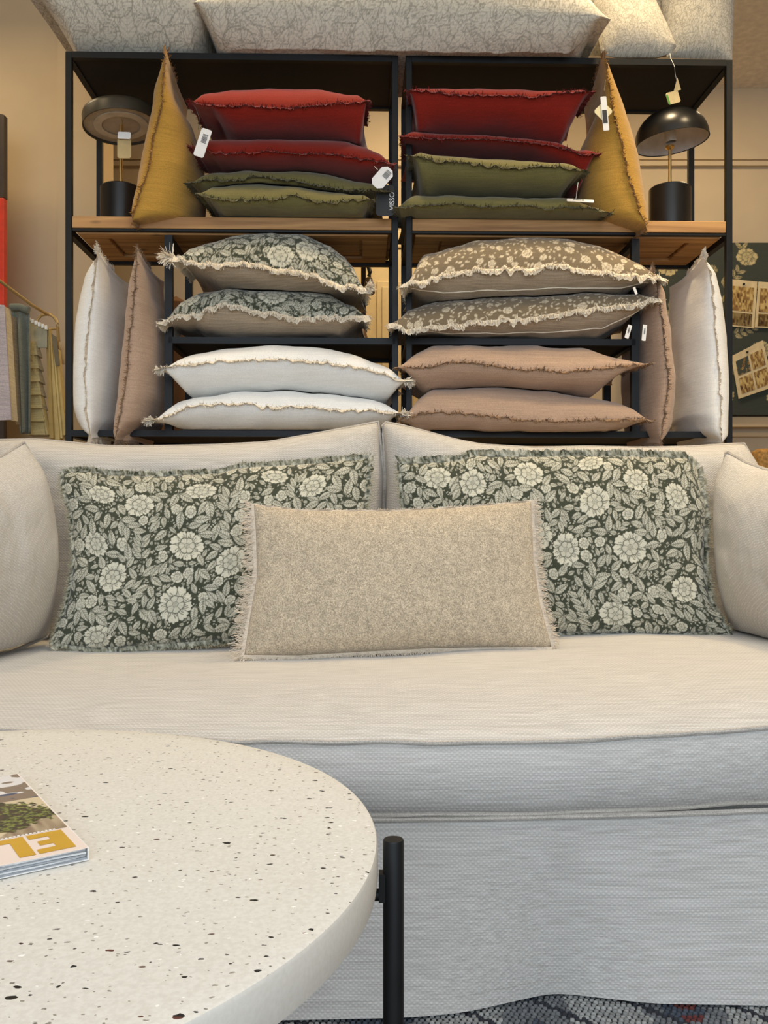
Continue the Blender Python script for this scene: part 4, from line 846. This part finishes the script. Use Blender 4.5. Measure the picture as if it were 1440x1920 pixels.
# ------------------------------------------------------------------ tags
o, tr, w_, h_ = card('price_tag', 380, 268, 2.575, 20, 54, .32, M['paper'], red_l1); lab(o, 'white barcode tag'); barcode(tr, w_, h_, o, -.2, .3, .0, .32)
MB().tube([P(366, 200, 2.60), P(374, 222, 2.58), P(372, 243, 2.575)], .0009, 5).out('tag_string', M['ink'], red_l1)
o, tr, w_, h_ = card('price_tag', 717, 333, 2.565, 27, 44, .72, M['paper'], red_l2, clip=.16); lab(o, 'white barcode tag'); barcode(tr, w_, h_, o, -.1, .3, .05, .4)
MB().tube([P(702, 312, 2.60), P(708, 318, 2.575)], .0008, 5).out('tag_string', M['paper'], red_l2)
bkc = thing('swing_tag', P(726, 392, 2.66), 'black swing tag with small white lettering beside the olive cushions at centre', 'tag')
o, tr, w_, h_ = card('tag_card', 722, 376, 2.66, 34, 58, 0, M['ink'], bkc); text('VISSO', tr, .021, o, M['paper'], math.pi / 2, ox=.021, oz=-.002)
o, tr, w_, h_ = card('price_tag', 1088, 376, 2.625, 50, 14, .16, M['paper'], olive_r2, tilt=-.9); lab(o, 'white tag lying on cushion'); barcode(tr, w_, h_, o, -.25, .15, -.15, .25, False)
MB().tube([P(1084, 342, 2.61), P(1082, 356, 2.60), P(1080, 372, 2.61)], .0008, 5).out('tag_string', M['paper'], olive_r2)
# mustard tag: diamond plus strip
o, tr, w_, h_ = card('diamond_tag', 1131, 209, 2.60, 26, 26, math.pi / 4, plain('pale gold card', lin(230, 216, 170), .6), mr)
o, tr, w_, h_ = card('price_tag', 1134, 213, 2.597, 11, 64, -.09, M['paper'], mr); lab(o, 'white strip tag with black block')
mbk = MB(); mbk.add([tr(-.42 * w_, -.0014, -.28 * h_), tr(.35 * w_, -.0014, -.28 * h_), tr(.35 * w_, -.0014, .10 * h_), tr(-.42 * w_, -.0014, .10 * h_)], [(0, 1, 2, 3)]); mbk.out('black_block', M['ink'], o)
MB().tube([P(1135, 150, 2.63), P(1133, 170, 2.60), P(1132, 186, 2.598)], .0009, 5).out('tag_string', M['ink'], mr)
kt = thing('swing_tag', P(1262, 195, 2.72), 'kraft swing tag with green edge hanging on a thread from the top right cushions', 'tag')
o, tr, w_, h_ = card('tag_card', 1262, 183, 2.70, 28, 22, -.36, M['kraft'], kt, yaw=.3)
q = MB(); q.add([tr(-.5 * w_, -.0012, -.5 * h_), tr(-.36 * w_, -.0012, -.5 * h_), tr(-.36 * w_, -.0012, .35 * h_), tr(-.5 * w_, -.0012, .35 * h_)], [(0, 1, 2, 3)]); q.out('green_edge', M['greenink'], o)
q = MB(); q.add([P(1263, 172, 2.70), P(1277, 168, 2.71), P(1270, 145, 2.70)], [(0, 1, 2)]); q.out('folded_flap', M['kraft'], kt)
MB().tube([P(1256, 100, 2.74), P(1258, 110, 2.70), P(1265, 125, 2.68), P(1266, 140, 2.69), P(1269, 150, 2.70)], .0007, 5).out('tag_string', M['paper'], kt)
for (px, py, wq, hq, an, par) in ((1208, 624, 8, 30, .1, trr), (1178, 622, 8, 26, .3, bf2), (1191, 545, 5, 14, -.4, bf1)):
    o, tr, w_, h_ = card('price_tag', px, py, 2.60, wq, hq, an, M['paper'], par, yaw=.2); lab(o, 'small white tag')
    if hq > 20: barcode(tr, w_, h_, o, -.2, .2, -.1, .3)

# ================================================================== coffee table
TX, TY, TR, TZ = -.4557, .836, .450, .436
tb = thing('coffee_table', (TX, TY, 0), 'round cream speckled terrazzo coffee table with black rod legs', 'table')
MB().lathe(TX, TY, [(0, TZ - .042), (TR - .006, TZ - .042), (TR - .001, TZ - .038), (TR, TZ - .03), (TR, TZ - .004), (TR - .0015, TZ - .001), (TR - .005, TZ), (TR - .03, TZ), (0, TZ)], 160).out('table_top', M['terr'], tb, sm=True)
for k in range(3):
    a = math.radians(120 * k); lx_, ly_ = TX + (TR + .0145) * math.cos(a), TY + (TR + .0145) * math.sin(a)
    lg = MB().lathe(lx_, ly_, [(.0, 0), (.0092, 0), (.0098, .002), (.0098, TZ + .0015), (.0092, TZ + .003), (0, TZ + .003)], 32).out('leg', M['blk'], tb, sm=True)
    mb = MB(); q0 = Vector((TX + (TR - .05) * math.cos(a), TY + (TR - .05) * math.sin(a), TZ - .049)); q1 = Vector((lx_, ly_, TZ - .049)); mb.tube([q0, q1], .0055, 10)
    t_ = Vector((-math.sin(a), math.cos(a), 0)) * .004; n_ = Vector((math.cos(a), math.sin(a), 0))
    c0 = Vector((TX, TY, 0)) + n_ * (TR + .0008); c1 = c0 + n_ * .006
    vv_ = [c + t_ * s1 + Vector((0, 0, z)) for c in (c0, c1) for s1 in (-1.6, 1.6) for z in (TZ - .054, TZ - .028)]; mb.add(vv_, [(0, 1, 3, 2), (4, 6, 7, 5), (0, 4, 5, 1), (2, 3, 7, 6), (0, 2, 6, 4), (1, 5, 7, 3)])
    mb.out('bracket', M['blk'], tb, sm=True)
mb = MB()
for k in range(3):
    a = math.radians(120 * k); mb.tube([(TX, TY, TZ - .055), (TX + (TR - .02) * math.cos(a), TY + (TR - .02) * math.sin(a), TZ - .055)], .009, 10)
mb.out('under_frame', M['blk'], tb, sm=True)

# ------------------------------------------------------------------ magazine
A0 = np.array([-.2615, .790]); dr = np.array([-.207, .303]); dr /= np.linalg.norm(dr); df = np.array([-dr[1], dr[0]])   # dr up the right edge, df along the near edge (to the left)
MZ = TZ + .001
def mg(s, t, z): p = A0 + df * s + dr * t; return (p[0], p[1], MZ + z)
W_, H_ = .215, .275
mag = thing('magazine', mg(W_ / 2, H_ / 2, 0), 'glossy magazine with gold capitals and garden photo cover lying on the round table', 'magazine')
def sheet(name, z0, z1, mat, parent, ins=0.0, curl=0.0, nu=14):
    v = []; f = []
    def edge(s): return curl * (1 - math.exp(-s * 26))        # pages belly up away from the spine corner
    for k in range(nu + 1):
        s = ins * 0 + (W_ - ins) * k / nu
        for t in (ins, H_ - ins):
            e = .0; zz0 = z0 + curl * 0; v += [mg(s, t, z0 * (1 if True else 0)), mg(s, t, z1)]
    for k in range(nu):
        b = k * 4; n = b + 4
        f += [(b, n, n + 1, b + 1), (b + 2, b + 3, n + 3, n + 2), (b + 1, n + 1, n + 3, b + 3), (b, b + 2, n + 2, n)]
    f += [(0, 1, 3, 2), tuple(nu * 4 + q for q in (0, 2, 3, 1))]
    return mesh(name, v, f, mat, parent, smooth_=False)
MP = plain('page edges', lin(206, 208, 208), .5, 0, .05, 300); MP2 = plain('page edges shaded', lin(150, 154, 158), .5, 0, .08, 300)
sheet('back_cover', 0, .0006, M['paper'], mag)
# page signatures with gently waving tops
zs = [.0008, .0026, .0042, .0058, .0076, .0092, .0108]
for k in range(len(zs) - 1):
    v = []; n = 24; z0, z1 = zs[k], zs[k + 1] - .0003
    for q in range(n + 1):
        s = .0015 + (W_ - .004) * q / n; wob = .0004 * math.sin(q * .9 + k * 2.1); ins = .002 + .0012 * math.sin(q * .5 + k * 1.7)
        for (t, z) in ((ins, z0 + wob * .5), (ins, z1 + wob * .5), (H_ - .002, z0), (H_ - .002, z1)): v.append(mg(s, t, z))
    f = []
    for q in range(n):
        b = q * 4; m_ = b + 4; f += [(b, m_, m_ + 1, b + 1), (b + 2, b + 3, m_ + 3, m_ + 2), (b + 1, m_ + 1, m_ + 3, b + 3), (b, b + 2, m_ + 2, m_)]
    f += [(0, 1, 3, 2), tuple(n * 4 + q for q in (0, 2, 3, 1))]
    mesh('page_section', v, f, MP if k % 2 else MP2, mag, smooth_=False)
MC = plain('blush cover paper', lin(240, 222, 208), .28, 0, .01); cz = .0112
fc = sheet('front_cover', .0108, cz, MC, mag)
MB().add([mg(-.0006, 0, 0), mg(-.0006, H_, 0), mg(-.0006, H_, cz), mg(-.0006, 0, cz), mg(0, 0, 0), mg(0, H_, 0), mg(0, H_, cz), mg(0, 0, cz)], [(0, 1, 2, 3), (4, 7, 6, 5), (3, 2, 6, 7), (0, 4, 5, 1), (0, 3, 7, 4), (1, 5, 6, 2)]).out('spine', M['paper'], mag)
# cover picture painted on a fine grid (flat print)
nu_, nv_ = 150, 150; gs, gt = np.meshgrid(np.linspace(.001, W_ - .001, nu_), np.linspace(.064, H_ - .001, nv_), indexing='ij')
nn = lambda a, b, c: N(gs * a + c, gt * b + c)
fol = nn(260, 420, 1) * .6 + nn(600, 900, 5) * .5; cbase = np.zeros((nu_, nv_, 3)) + np.array(lin(214, 196, 160))
mix = lambda c0, c1, m: c0 * (1 - m[..., None]) + np.array(c1) * m[..., None]
pillar = (gs < .05 + .02 * nn(20, 20, 3)) & (gt < .13); cbase = mix(cbase, lin(120, 96, 74), pillar * (.6 + .4 * nn(300, 20, 3)).clip(0, 1))
bush = (((gs - .055) / .055) ** 2 + ((gt - .128) / .048) ** 2 + .35 * nn(70, 70, 2) + .3 * nn(260, 260, 4)) < 1; cbase = mix(cbase, lin(44, 50, 26), bush * 1.0); cbase = mix(cbase, lin(126, 132, 62), bush * (fol > .12)); cbase = mix(cbase, lin(70, 52, 34), bush * (fol < -.2))
top_ = gt > .175; cbase = mix(cbase, lin(134, 116, 98), top_ * 1.0); cbase = mix(cbase, lin(226, 222, 218), top_ * (nn(60, 90, 7) > .25)); cbase = mix(cbase, lin(66, 78, 104), top_ * (nn(40, 120, 9) > .45)); cbase = mix(cbase, lin(190, 60, 60), ((gt > .168) & (gt < .171) & (gs > .05)) * 1.0)
v = np.stack([A0[0] + df[0] * gs + dr[0] * gt, A0[1] + df[1] * gs + dr[1] * gt, np.full(gs.shape, MZ + cz + .0002)], -1)
i, j = np.meshgrid(np.arange(nu_ - 1), np.arange(nv_ - 1), indexing='ij'); k = (i * nv_ + j).ravel()
gl, nt, b = nm('glossy printed cover'); b.inputs['Roughness'].default_value = .3; at = nd(nt, 'ShaderNodeAttribute', attribute_name='Col'); nt.links.new(at.outputs['Color'], b.inputs['Base Color'])
mesh('cover_picture', v, np.stack([k, k + 1, k + nv_ + 1, k + nv_], -1), gl, fc, col=cbase.reshape(-1, 3))
gold = plain('gold ink', lin(206, 160, 44), .3, 0, .03)
def poly_letter(rects, name):
    mb = MB()
    for (s0, s1, t0, t1) in rects: mb.add([mg(s0, t0, cz + .0003), mg(s1, t0, cz + .0003), mg(s1, t1, cz + .0003), mg(s0, t1, cz + .0003)], [(0, 1, 2, 3)])
    mb.out('letter', gold, fc)
# the title reads from the far side: E L L E, tops towards the camera
t0, t1 = .008, .060; bw = .0115; x = .007
def letE(x): poly_letter([(x, x + .0145, t0, t1), (x + .0145, x + .031, t0, t0 + bw), (x + .0145, x + .026, (t0 + t1 - bw) / 2, (t0 + t1 + bw) / 2), (x + .0145, x + .031, t1 - bw, t1)], 'E')
def letL(x): poly_letter([(x, x + .0135, t0, t1), (x + .0135, x + .040, t1 - bw, t1)], 'L')
x = .008; letE(x); letL(x + .034); letL(x + .076); letE(x + .118)
mb = MB()
for q in range(26): mb.add([mg(.012 + q * .0035, .0625, cz + .0004), mg(.0142 + q * .0035, .0625, cz + .0004), mg(.0142 + q * .0035, .0655, cz + .0004), mg(.012 + q * .0035, .0655, cz + .0004)], [(0, 1, 2, 3)])
mb.out('small_lettering', M['paper'], fc)

# ================================================================== rug
rug = thing('rug', (.2, 1.2, 0), 'chunky woven grey and cream rug with dark grid and rust stripe under the sofa', 'rug')
MB().box(-1.5, 1.6, .55, 1.75, .0005, .005).out('rug_backing', plain('dark woven backing', lin(36, 38, 42), .95, 0, .2, 200), rug)
r = np.random.default_rng(8); gx = np.arange(-.30, .80, .0088); gy = np.arange(1.0, 1.48, .0078); KX, KY = np.meshgrid(gx, gy, indexing='ij')
KX = KX + (np.arange(len(gy)) % 2)[None] * .0035 + r.normal(0, .0006, KX.shape); KY = KY + r.normal(0, .0005, KY.shape); kx, ky = KX.ravel(), KY.ravel(); nk = len(kx)
prof = [(-1, -1, 0), (1, -1, 0), (1, 1, 0), (-1, 1, 0), (-.7, -.6, 1), (.7, -.6, 1), (.7, .6, 1), (-.7, .6, 1)]
hh = r.uniform(.0035, .0052, nk); vv = np.stack([np.stack([kx + a * .0036, ky + b * .0031, .004 + c * hh], -1) for a, b, c in prof], 1).reshape(-1, 3)
b8 = np.arange(nk)[:, None] * 8; ff = np.concatenate([b8 + np.array([q]) for q in ((4, 5, 6, 7), (0, 1, 5, 4), (1, 2, 6, 5), (2, 3, 7, 6), (3, 0, 4, 7))])
kc = np.zeros((nk, 3)) + np.array(lin(118, 120, 122)); pat = N(kx * 9, ky * 12 + 4); kc[pat > .15] = lin(168, 168, 164); kc[pat < -.35] = lin(72, 80, 92); kc *= r.uniform(.5, .85, (nk, 1))
dk = (np.abs(((kx * .9 + ky) * 8) % 1 - .5) < .05); kc[dk] = lin(40, 42, 48)
rd = (kx > .435) & (kx < .468) & ((ky * 60).astype(int) % 2 == 0); kc[rd] = np.array(lin(92, 42, 38))
rm, nt, b = nm('woven wool knots'); b.inputs['Roughness'].default_value = .95; at = nd(nt, 'ShaderNodeAttribute', attribute_name='Col'); nt.links.new(at.outputs['Color'], b.inputs['Base Color'])
stuff(mesh('wool_knots', vv, ff, rm, rug, col=np.repeat(kc, 8, 0), smooth_=True))

# ================================================================== left background: sample stand
ss = thing('sample_stand', P(60, 800, 3.0) * np.array([1, 1, 0]), 'gold metal stand with curved rail holding fabric sample hangers at far left', 'stand')
M['goldpaint'] = plain('dull gold tube', lin(190, 160, 104), .4, .3)
pts = [P(-60, 488, 2.7), P(0, 527, 2.85), P(60, 572, 3.0), P(88, 589, 3.08)]
arc = [P(88 + 20 * math.sin(a), 611 - 22 * math.cos(a), 3.1) for a in np.linspace(0, math.pi / 2, 8)]
MB().tube(pts + arc + [P(110, 640, 3.12), P(111, 700, 3.12), [P(111, 700, 3.12)[0], 3.12, 0.02]], .0055, 10).out('rail', M['goldpaint'], ss, sm=True)
MB().tube([P(68, 612, 3.1), P(70, 600, 3.1), P(78, 591, 3.1), P(90, 589, 3.1)], .005, 8).out('hook_bar', M['goldpaint'], ss, sm=True)
MB().tube([P(93, 617, 3.12), P(110, 617, 3.12)], .004, 8).out('cross_bar', M['goldpaint'], ss, sm=True)
def board(name, quad, D0, D1, th, mat, label, cat, grp=None, sag=0):
    """panel with four pixel corners (tl,tr,br,bl), left side at depth D0, right at D1"""
    a, b_, c, d = quad; pts = [P(*a, D0), P(*b_, D1), P(*c, D1), P(*d, D0)]; n = np.array([0, th, 0])
    v = pts + [p + n for p in pts]; o = MB().add(v, [(3, 2, 1, 0), (4, 5, 6, 7), (0, 1, 5, 4), (1, 2, 6, 5), (2, 3, 7, 6), (3, 0, 4, 7)]).out(name, mat, None, loc=tuple(pts[3]))
    return tag(o, label, cat, grp)
G_ = 'fabric sample boards on the stand'
mt = lambda n, c: fabric(n, c, weave=500)
board('sample_board', ((-40, 566), (8, 572), (21, 787), (-30, 789)), 2.78, 2.84, .006, mt('lilac grey card', lin(206, 192, 192)), 'pale lilac grey sample board nearest the frame edge at left', 'sample board', G_)
board('sample_board', ((8, 574), (19, 580), (32, 790), (20, 788)), 2.88, 2.95, .006, mt('cream board', lin(232, 216, 178)), 'narrow cream sample board right of the lilac grey one', 'sample board', G_)
board('sample_board', ((20, 592), (30, 596), (40, 796), (30, 796)), 2.97, 3.0, .006, mt('oat board', lin(196, 170, 130)), 'oat coloured sample board between the cream board and grey green cloth', 'sample board', G_)
def drape(name, xs, ytop, ybot, D, mat, label, folds=5, amp=.012):
    n = 40; m = 30; v = np.zeros((n, m, 3)); 
    for i in range(n):
        q = i / (n - 1); xt = xs[0] + (xs[1] - xs[0]) * q; xb = xs[2] + (xs[3] - xs[2]) * q
        for j in range(m):
            t = j / (m - 1); p = P(xt + (xb - xt) * t, ytop + (ybot - ytop) * t, D); p[1] += amp * math.sin(q * folds * math.pi * 2) * min(1, t * 5) ; v[i, j] = p
    i, j = np.meshgrid(np.arange(n - 1), np.arange(m - 1), indexing='ij'); k = (i * m + j).ravel()
    o = mesh(name, v, np.stack([k, k + 1, k + m + 1, k + m], -1), mat, None, loc=tuple(v[0, -1])); s = o.modifiers.new('t', 'SOLIDIFY'); s.thickness = .004; return tag(o, label, 'fabric sample', 'hanging fabric samples')
drape('fabric_sample', (20, 54, 40, 53), 574, 812, 3.0, mt('grey green cloth', lin(132, 136, 122)), 'grey green fabric sample folded over its hanger at left', 1.5, .02)
mb = MB(); p0, p1 = P(20, 576, 2.985), P(54, 582, 2.985); mb.tube([p0, (p0 + p1) / 2 + np.array([0, 0, .006]), p1], .012, 10); tag(mb.out('hanger_roll', mt('grey green roll', lin(120, 124, 110)), None, True, loc=tuple(p0)), 'grey green folded top of the cloth sample over its hanger', 'hanger')
# pleated swatch stack
pc = thing('swatch_book', P(70, 800, 3.08), 'cream pleated swatch book with deep horizontal folds beside grey green sample', 'swatch book')
ys = np.linspace(640, 815, 8)
for k in range(7):
    y0, y1 = ys[k], ys[k + 1]; a = P(52, y0, 3.08); b_ = P(66 + k * 2.5, y0, 3.06); c = P(70 + k * 2.5, y1, 3.04); d = P(52, y1, 3.06)
    MB().add([a, b_, c, d, a + [0, .03, 0], b_ + [0, .03, 0], c + [0, .05, -.004], d + [0, .05, -.004]], [(3, 2, 1, 0), (4, 5, 6, 7), (0, 1, 5, 4), (1, 2, 6, 5), (2, 3, 7, 6), (3, 0, 4, 7)]).out('swatch_fold', mt('cream swatch', lin(206, 186, 130)), pc)
board('header_card', ((54, 602), (88, 616), (88, 652), (62, 652)), 3.08, 3.05, .006, plain('header grey green', lin(176, 172, 148), .5), 'grey green header card clipped on the sample rail', 'header card')
hp = thing('clip_row', P(72, 612, 3.04), 'row of small metal clips along the top of the grey green header card', 'clips')
for k in range(6):
    c = P(55 + k * 6.4, 599 + k * 3.0, 3.045); MB().box(c[0] - .004, c[0] + .004, c[1] - .006, c[1] + .006, c[2] - .008, c[2] + .006, .001).out('clip', M['paper'], hp)
sticks = [((86, 614), (92, 616), (100, 822), (92, 822), lin(196, 170, 110), 'tan'), ((90, 630), (96, 634), (112, 824), (100, 824), lin(214, 190, 130), 'honey'), ((96, 640), (101, 642), (117, 822), (109, 822), lin(226, 208, 152), 'butter'), ((101, 650), (108, 655), (124, 815), (114, 818), lin(210, 186, 124), 'ochre'), ((52, 640), (58, 640), (90, 815), (82, 815), lin(224, 204, 146), 'vanilla')]
for (a, b_, c, d, col, nme) in sticks:
    board('sample_strip', (a, b_, c, d), 3.07, 3.05, .03, plain(nme + ' strip', col, .7), {'tan': 'tan sample strip hanging directly under the header card edge', 'honey': 'honey sample strip with rust stain, second from the header card', 'butter': 'pale butter sample strip between the honey and ochre strips', 'ochre': 'ochre sample strip closest to the black shelving post', 'vanilla': 'slanted vanilla strip crossing the pleated swatch book'}[nme], 'sample strip', 'narrow sample strips')
board('sample_card', ((96, 625), (106, 632), (112, 685), (104, 686)), 3.03, 3.03, .004, plain('dark olive card', lin(110, 98, 70), .6), 'dark olive sample card hanging near the black shelving post', 'sample card')
board('sample_card', ((108, 642), (126, 642), (126, 683), (112, 683)), 3.117, 3.117, .004, plain('beige card', lin(196, 172, 132), .6), 'beige card behind the black shelving post at left', 'sample card')
rb = thing('wall_cabinet', P(-30, 600, 3.3) * np.array([1, 1, 0]), 'dark tall cabinet with a bright red front panel at the left edge', 'cabinet')
x1 = Xc(14, 3.33); z1 = Zc(205, 3.3); zm = Zc(370, 3.3); z0 = Zc(585, 3.3)
MB().add([(x1 - .3, 3.3, zm), (x1, 3.3, zm), (x1, 3.33, zm), (x1 - .3, 3.33, zm), (x1 - .3, 3.3, z1 + .06), (x1, 3.3, z1 - .02), (x1, 3.33, z1 - .02), (x1 - .3, 3.33, z1 + .06)], [(0, 3, 2, 1), (4, 5, 6, 7), (0, 1, 5, 4), (1, 2, 6, 5), (2, 3, 7, 6), (3, 0, 4, 7)]).out('dark_box', plain('dark brown laminate', lin(60, 46, 34), .6), rb)
MB().box(x1 - .3, x1 - .001, 3.3, 3.33, z0, zm - .001, .002).out('red_panel', plain('bright red paint', lin(214, 56, 26), .45), rb)
MB().box(x1 - .3, x1 - .001, 3.3, 3.33, 0, z0 - .001, .002).out('lower_panel', plain('dark brown base', lin(60, 46, 34), .6), rb)

# ================================================================== right background: floral board with pinned photos
nb = (260, 220); bxl, bxr, bt, bb_ = 1180, 1560, 455, 778; DB = 4.40
wp = Print(570, 484, 31); r = wp.r
for (x, y, R) in ((110, 60, 36), (330, 40, 30), (260, 430, 34), (60, 300, 30), (420, 430, 34), (480, 200, 40), (40, 170, 25), (370, 300, 30)): wp.flower(x, y, R, n=6, sq=.9)
for q in range(44): wp.sprig(r.uniform(0, 570), r.uniform(0, 484), r.uniform(0, 6.28), r.uniform(50, 80), 4, r.uniform(20, 30), r.uniform(-.3, .3), .1)
uu, vv2 = np.meshgrid(np.linspace(0, 1, nb[0]), np.linspace(0, 1, nb[1]), indexing='ij')
v = np.stack([Xc(bxl + (bxr - bxl) * uu, DB), np.full(uu.shape, DB), Zc(bb_ + (bt - bb_) * vv2, DB)], -1)
i, j = np.meshgrid(np.arange(nb[0] - 1), np.arange(nb[1] - 1), indexing='ij'); k = (i * nb[1] + j).ravel()
pb = thing('pinboard', (Xc(1370, DB), DB, Zc(bb_, DB)), 'large dark slate pinboard printed with cream flowers on the back wall at right', 'pinboard')
mesh('printed_face', v, np.stack([k, k + nb[1], k + nb[1] + 1, k + 1], -1), M['print'], pb, col=tint(sample(wp, uu, 1 - vv2).ravel(), lin(70, 76, 70), lin(214, 198, 150)))
MB().box(Xc(bxl, DB), Xc(bxr, DB), DB + .001, DB + .03, Zc(bb_, DB), Zc(bt, DB)).out('board_panel', M['blkpanel'], pb)
struct(bx('trim_3', Xc(1190, 4.5), 3, 4.42, 4.5, Zc(800, 4.42), Zc(782, 4.42), M['wall']))
def photo(quad, label, seed, split=False):
    a, b_, c, d = quad; Dp = DB - .012; pts = [P(*q, Dp) for q in (a, b_, c, d)]; n = np.array([0, .003, 0])
    root = thing('pinned_photo', tuple(pts[3]), label, 'photo', 'photos pinned to the floral board')
    MB().add(pts + [p + n for p in pts], [(3, 2, 1, 0), (4, 5, 6, 7), (0, 1, 5, 4), (1, 2, 6, 5), (2, 3, 7, 6), (3, 0, 4, 7)]).out('photo_paper', plain('cream photo paper', lin(226, 206, 162), .5), root)
    rects = [(.1, .48, .16, .5), (.54, .92, .16, .5), (.1, .48, .56, .92), (.54, .92, .56, .92)] if split else [(.08, .9, .14, .66), (.08, .9, .70, .97)]
    for qi, (u0, u1, t0_, t1_) in enumerate(rects):
        m = 26; U, T = np.meshgrid(np.linspace(u0, u1, m), np.linspace(t0_, t1_, m), indexing='ij'); U = U[..., None]; T = T[..., None]
        V = (pts[0] * (1 - U) + pts[1] * U) * (1 - T) + (pts[3] * (1 - U) + pts[2] * U) * T; V[..., 1] -= .0015
        z = N(U[..., 0] * 22 + seed + qi * 3, T[..., 0] * 16 + seed); z2 = N(U[..., 0] * 50 + seed, T[..., 0] * 9 + qi); col = np.zeros((m, m, 3)) + np.array(lin(190, 158, 96)); col[z > .25] = lin(216, 190, 128); col[z < -.3] = lin(146, 112, 66); col[z2 < -.6] = lin(96, 64, 40)
        if qi == 0 and split: col[z > -.2] = lin(70, 76, 66)
        if qi == 1 and not split: col *= .45
        i, j = np.meshgrid(np.arange(m - 1), np.arange(m - 1), indexing='ij'); k = (i * m + j).ravel(); mesh('picture', V, np.stack([k, k + 1, k + m + 1, k + m], -1), gl, root, col=col.reshape(-1, 3))
    c = (pts[0] + pts[1]) / 2; c = c + np.array([0, -.006, -.02]); MB().lathe(c[0], c[1], [(0, c[2] - .005), (.006, c[2] - .003), (.006, c[2] + .003), (0, c[2] + .005)], 10).out('pin', M['blk'], root, sm=True)
photo(((1368, 523), (1420, 528), (1414, 616), (1358, 610)), 'pinned photo of a room interior beside the shelving post, upper left of the board photos', 3)
photo(((1422, 528), (1480, 532), (1476, 616), (1415, 614)), 'pinned photo with red brown tones cut by the right edge', 7)
photo(((1371, 668), (1430, 638), (1452, 725), (1385, 748)), 'tilted sheet of four small photos pinned on the lower board', 11, True)
# warm things glimpsed behind the shelving
tag(MB().lathe(Xc(1434, 3.6), 3.6, [(0, Zc(905, 3.6)), (.05, Zc(905, 3.6)), (.062, Zc(870, 3.6)), (.055, Zc(848, 3.6)), (.03, Zc(842, 3.6)), (0, Zc(842, 3.6))], 32).out('wicker_basket', plain('brown wicker', lin(176, 132, 70), .8, 0, .2, 90, .6), None, True), 'brown wicker basket rim peeking behind the right corner of the sofa back', 'basket')
bask = bpy.data.objects['wicker_basket']
sd = thing('side_cabinet', (Xc(1440, 3.6), 3.65, 0), 'low cream cabinet behind the right end of the sofa', 'cabinet')
MB().box(Xc(1395, 3.5), 1.95, 3.5, 3.8, 0, Zc(905, 3.6) - .001, .004).out('body', M['door'], sd)
ch = thing('display_stand', (Xc(670, 3.6), 3.6, 0), 'dark post with hanging tassel and brown base seen between left floral cushions and door', 'stand')
MB().box(Xc(677, 3.6), Xc(686, 3.6), 3.6, 3.62, 0, Zc(440, 3.6), .002).out('post', plain('dark walnut', lin(46, 28, 18), .5), ch)
hk = [P(681, 490, 3.58), P(690, 498, 3.575), P(694, 510, 3.57), P(692, 518, 3.57)]; MB().tube(hk, .009, 8).out('cord', M['ink'], ch, sm=True)
c = P(692, 535, 3.57); MB().lathe(c[0], c[1], [(0, c[2] + .035), (.012, c[2] + .03), (.02, c[2] + .005), (.024, c[2] - .03), (.018, c[2] - .036), (0, c[2] - .034)], 20).out('tassel', fabric('olive brown tassel', lin(112, 88, 46), slub=.2), ch, True)
c = P(672, 640, 3.5); MB().lathe(c[0], c[1], [(0, 0), (.03, .02), (.05, c[2] - .2), (.045, c[2] - .02), (.02, c[2] + .08), (0, c[2] + .1)], 24).out('brown_vase', plain('brown glaze', lin(96, 60, 30), .35), ch, True)
ht = thing('brown_ornament', P(330, 600, 3.4) , 'rounded brown object behind the inner post and lower green floral cushion', 'ornament')
c = P(330, 560, 3.4); MB().lathe(c[0], c[1], [(0, 0), (.06, .02), (.07, c[2] - .15), (.05, c[2] - .02), (0, c[2] + .01)], 28).out('body', plain('brown felt', lin(110, 74, 40), .8), ht, True)
bpy.context.view_layer.update()
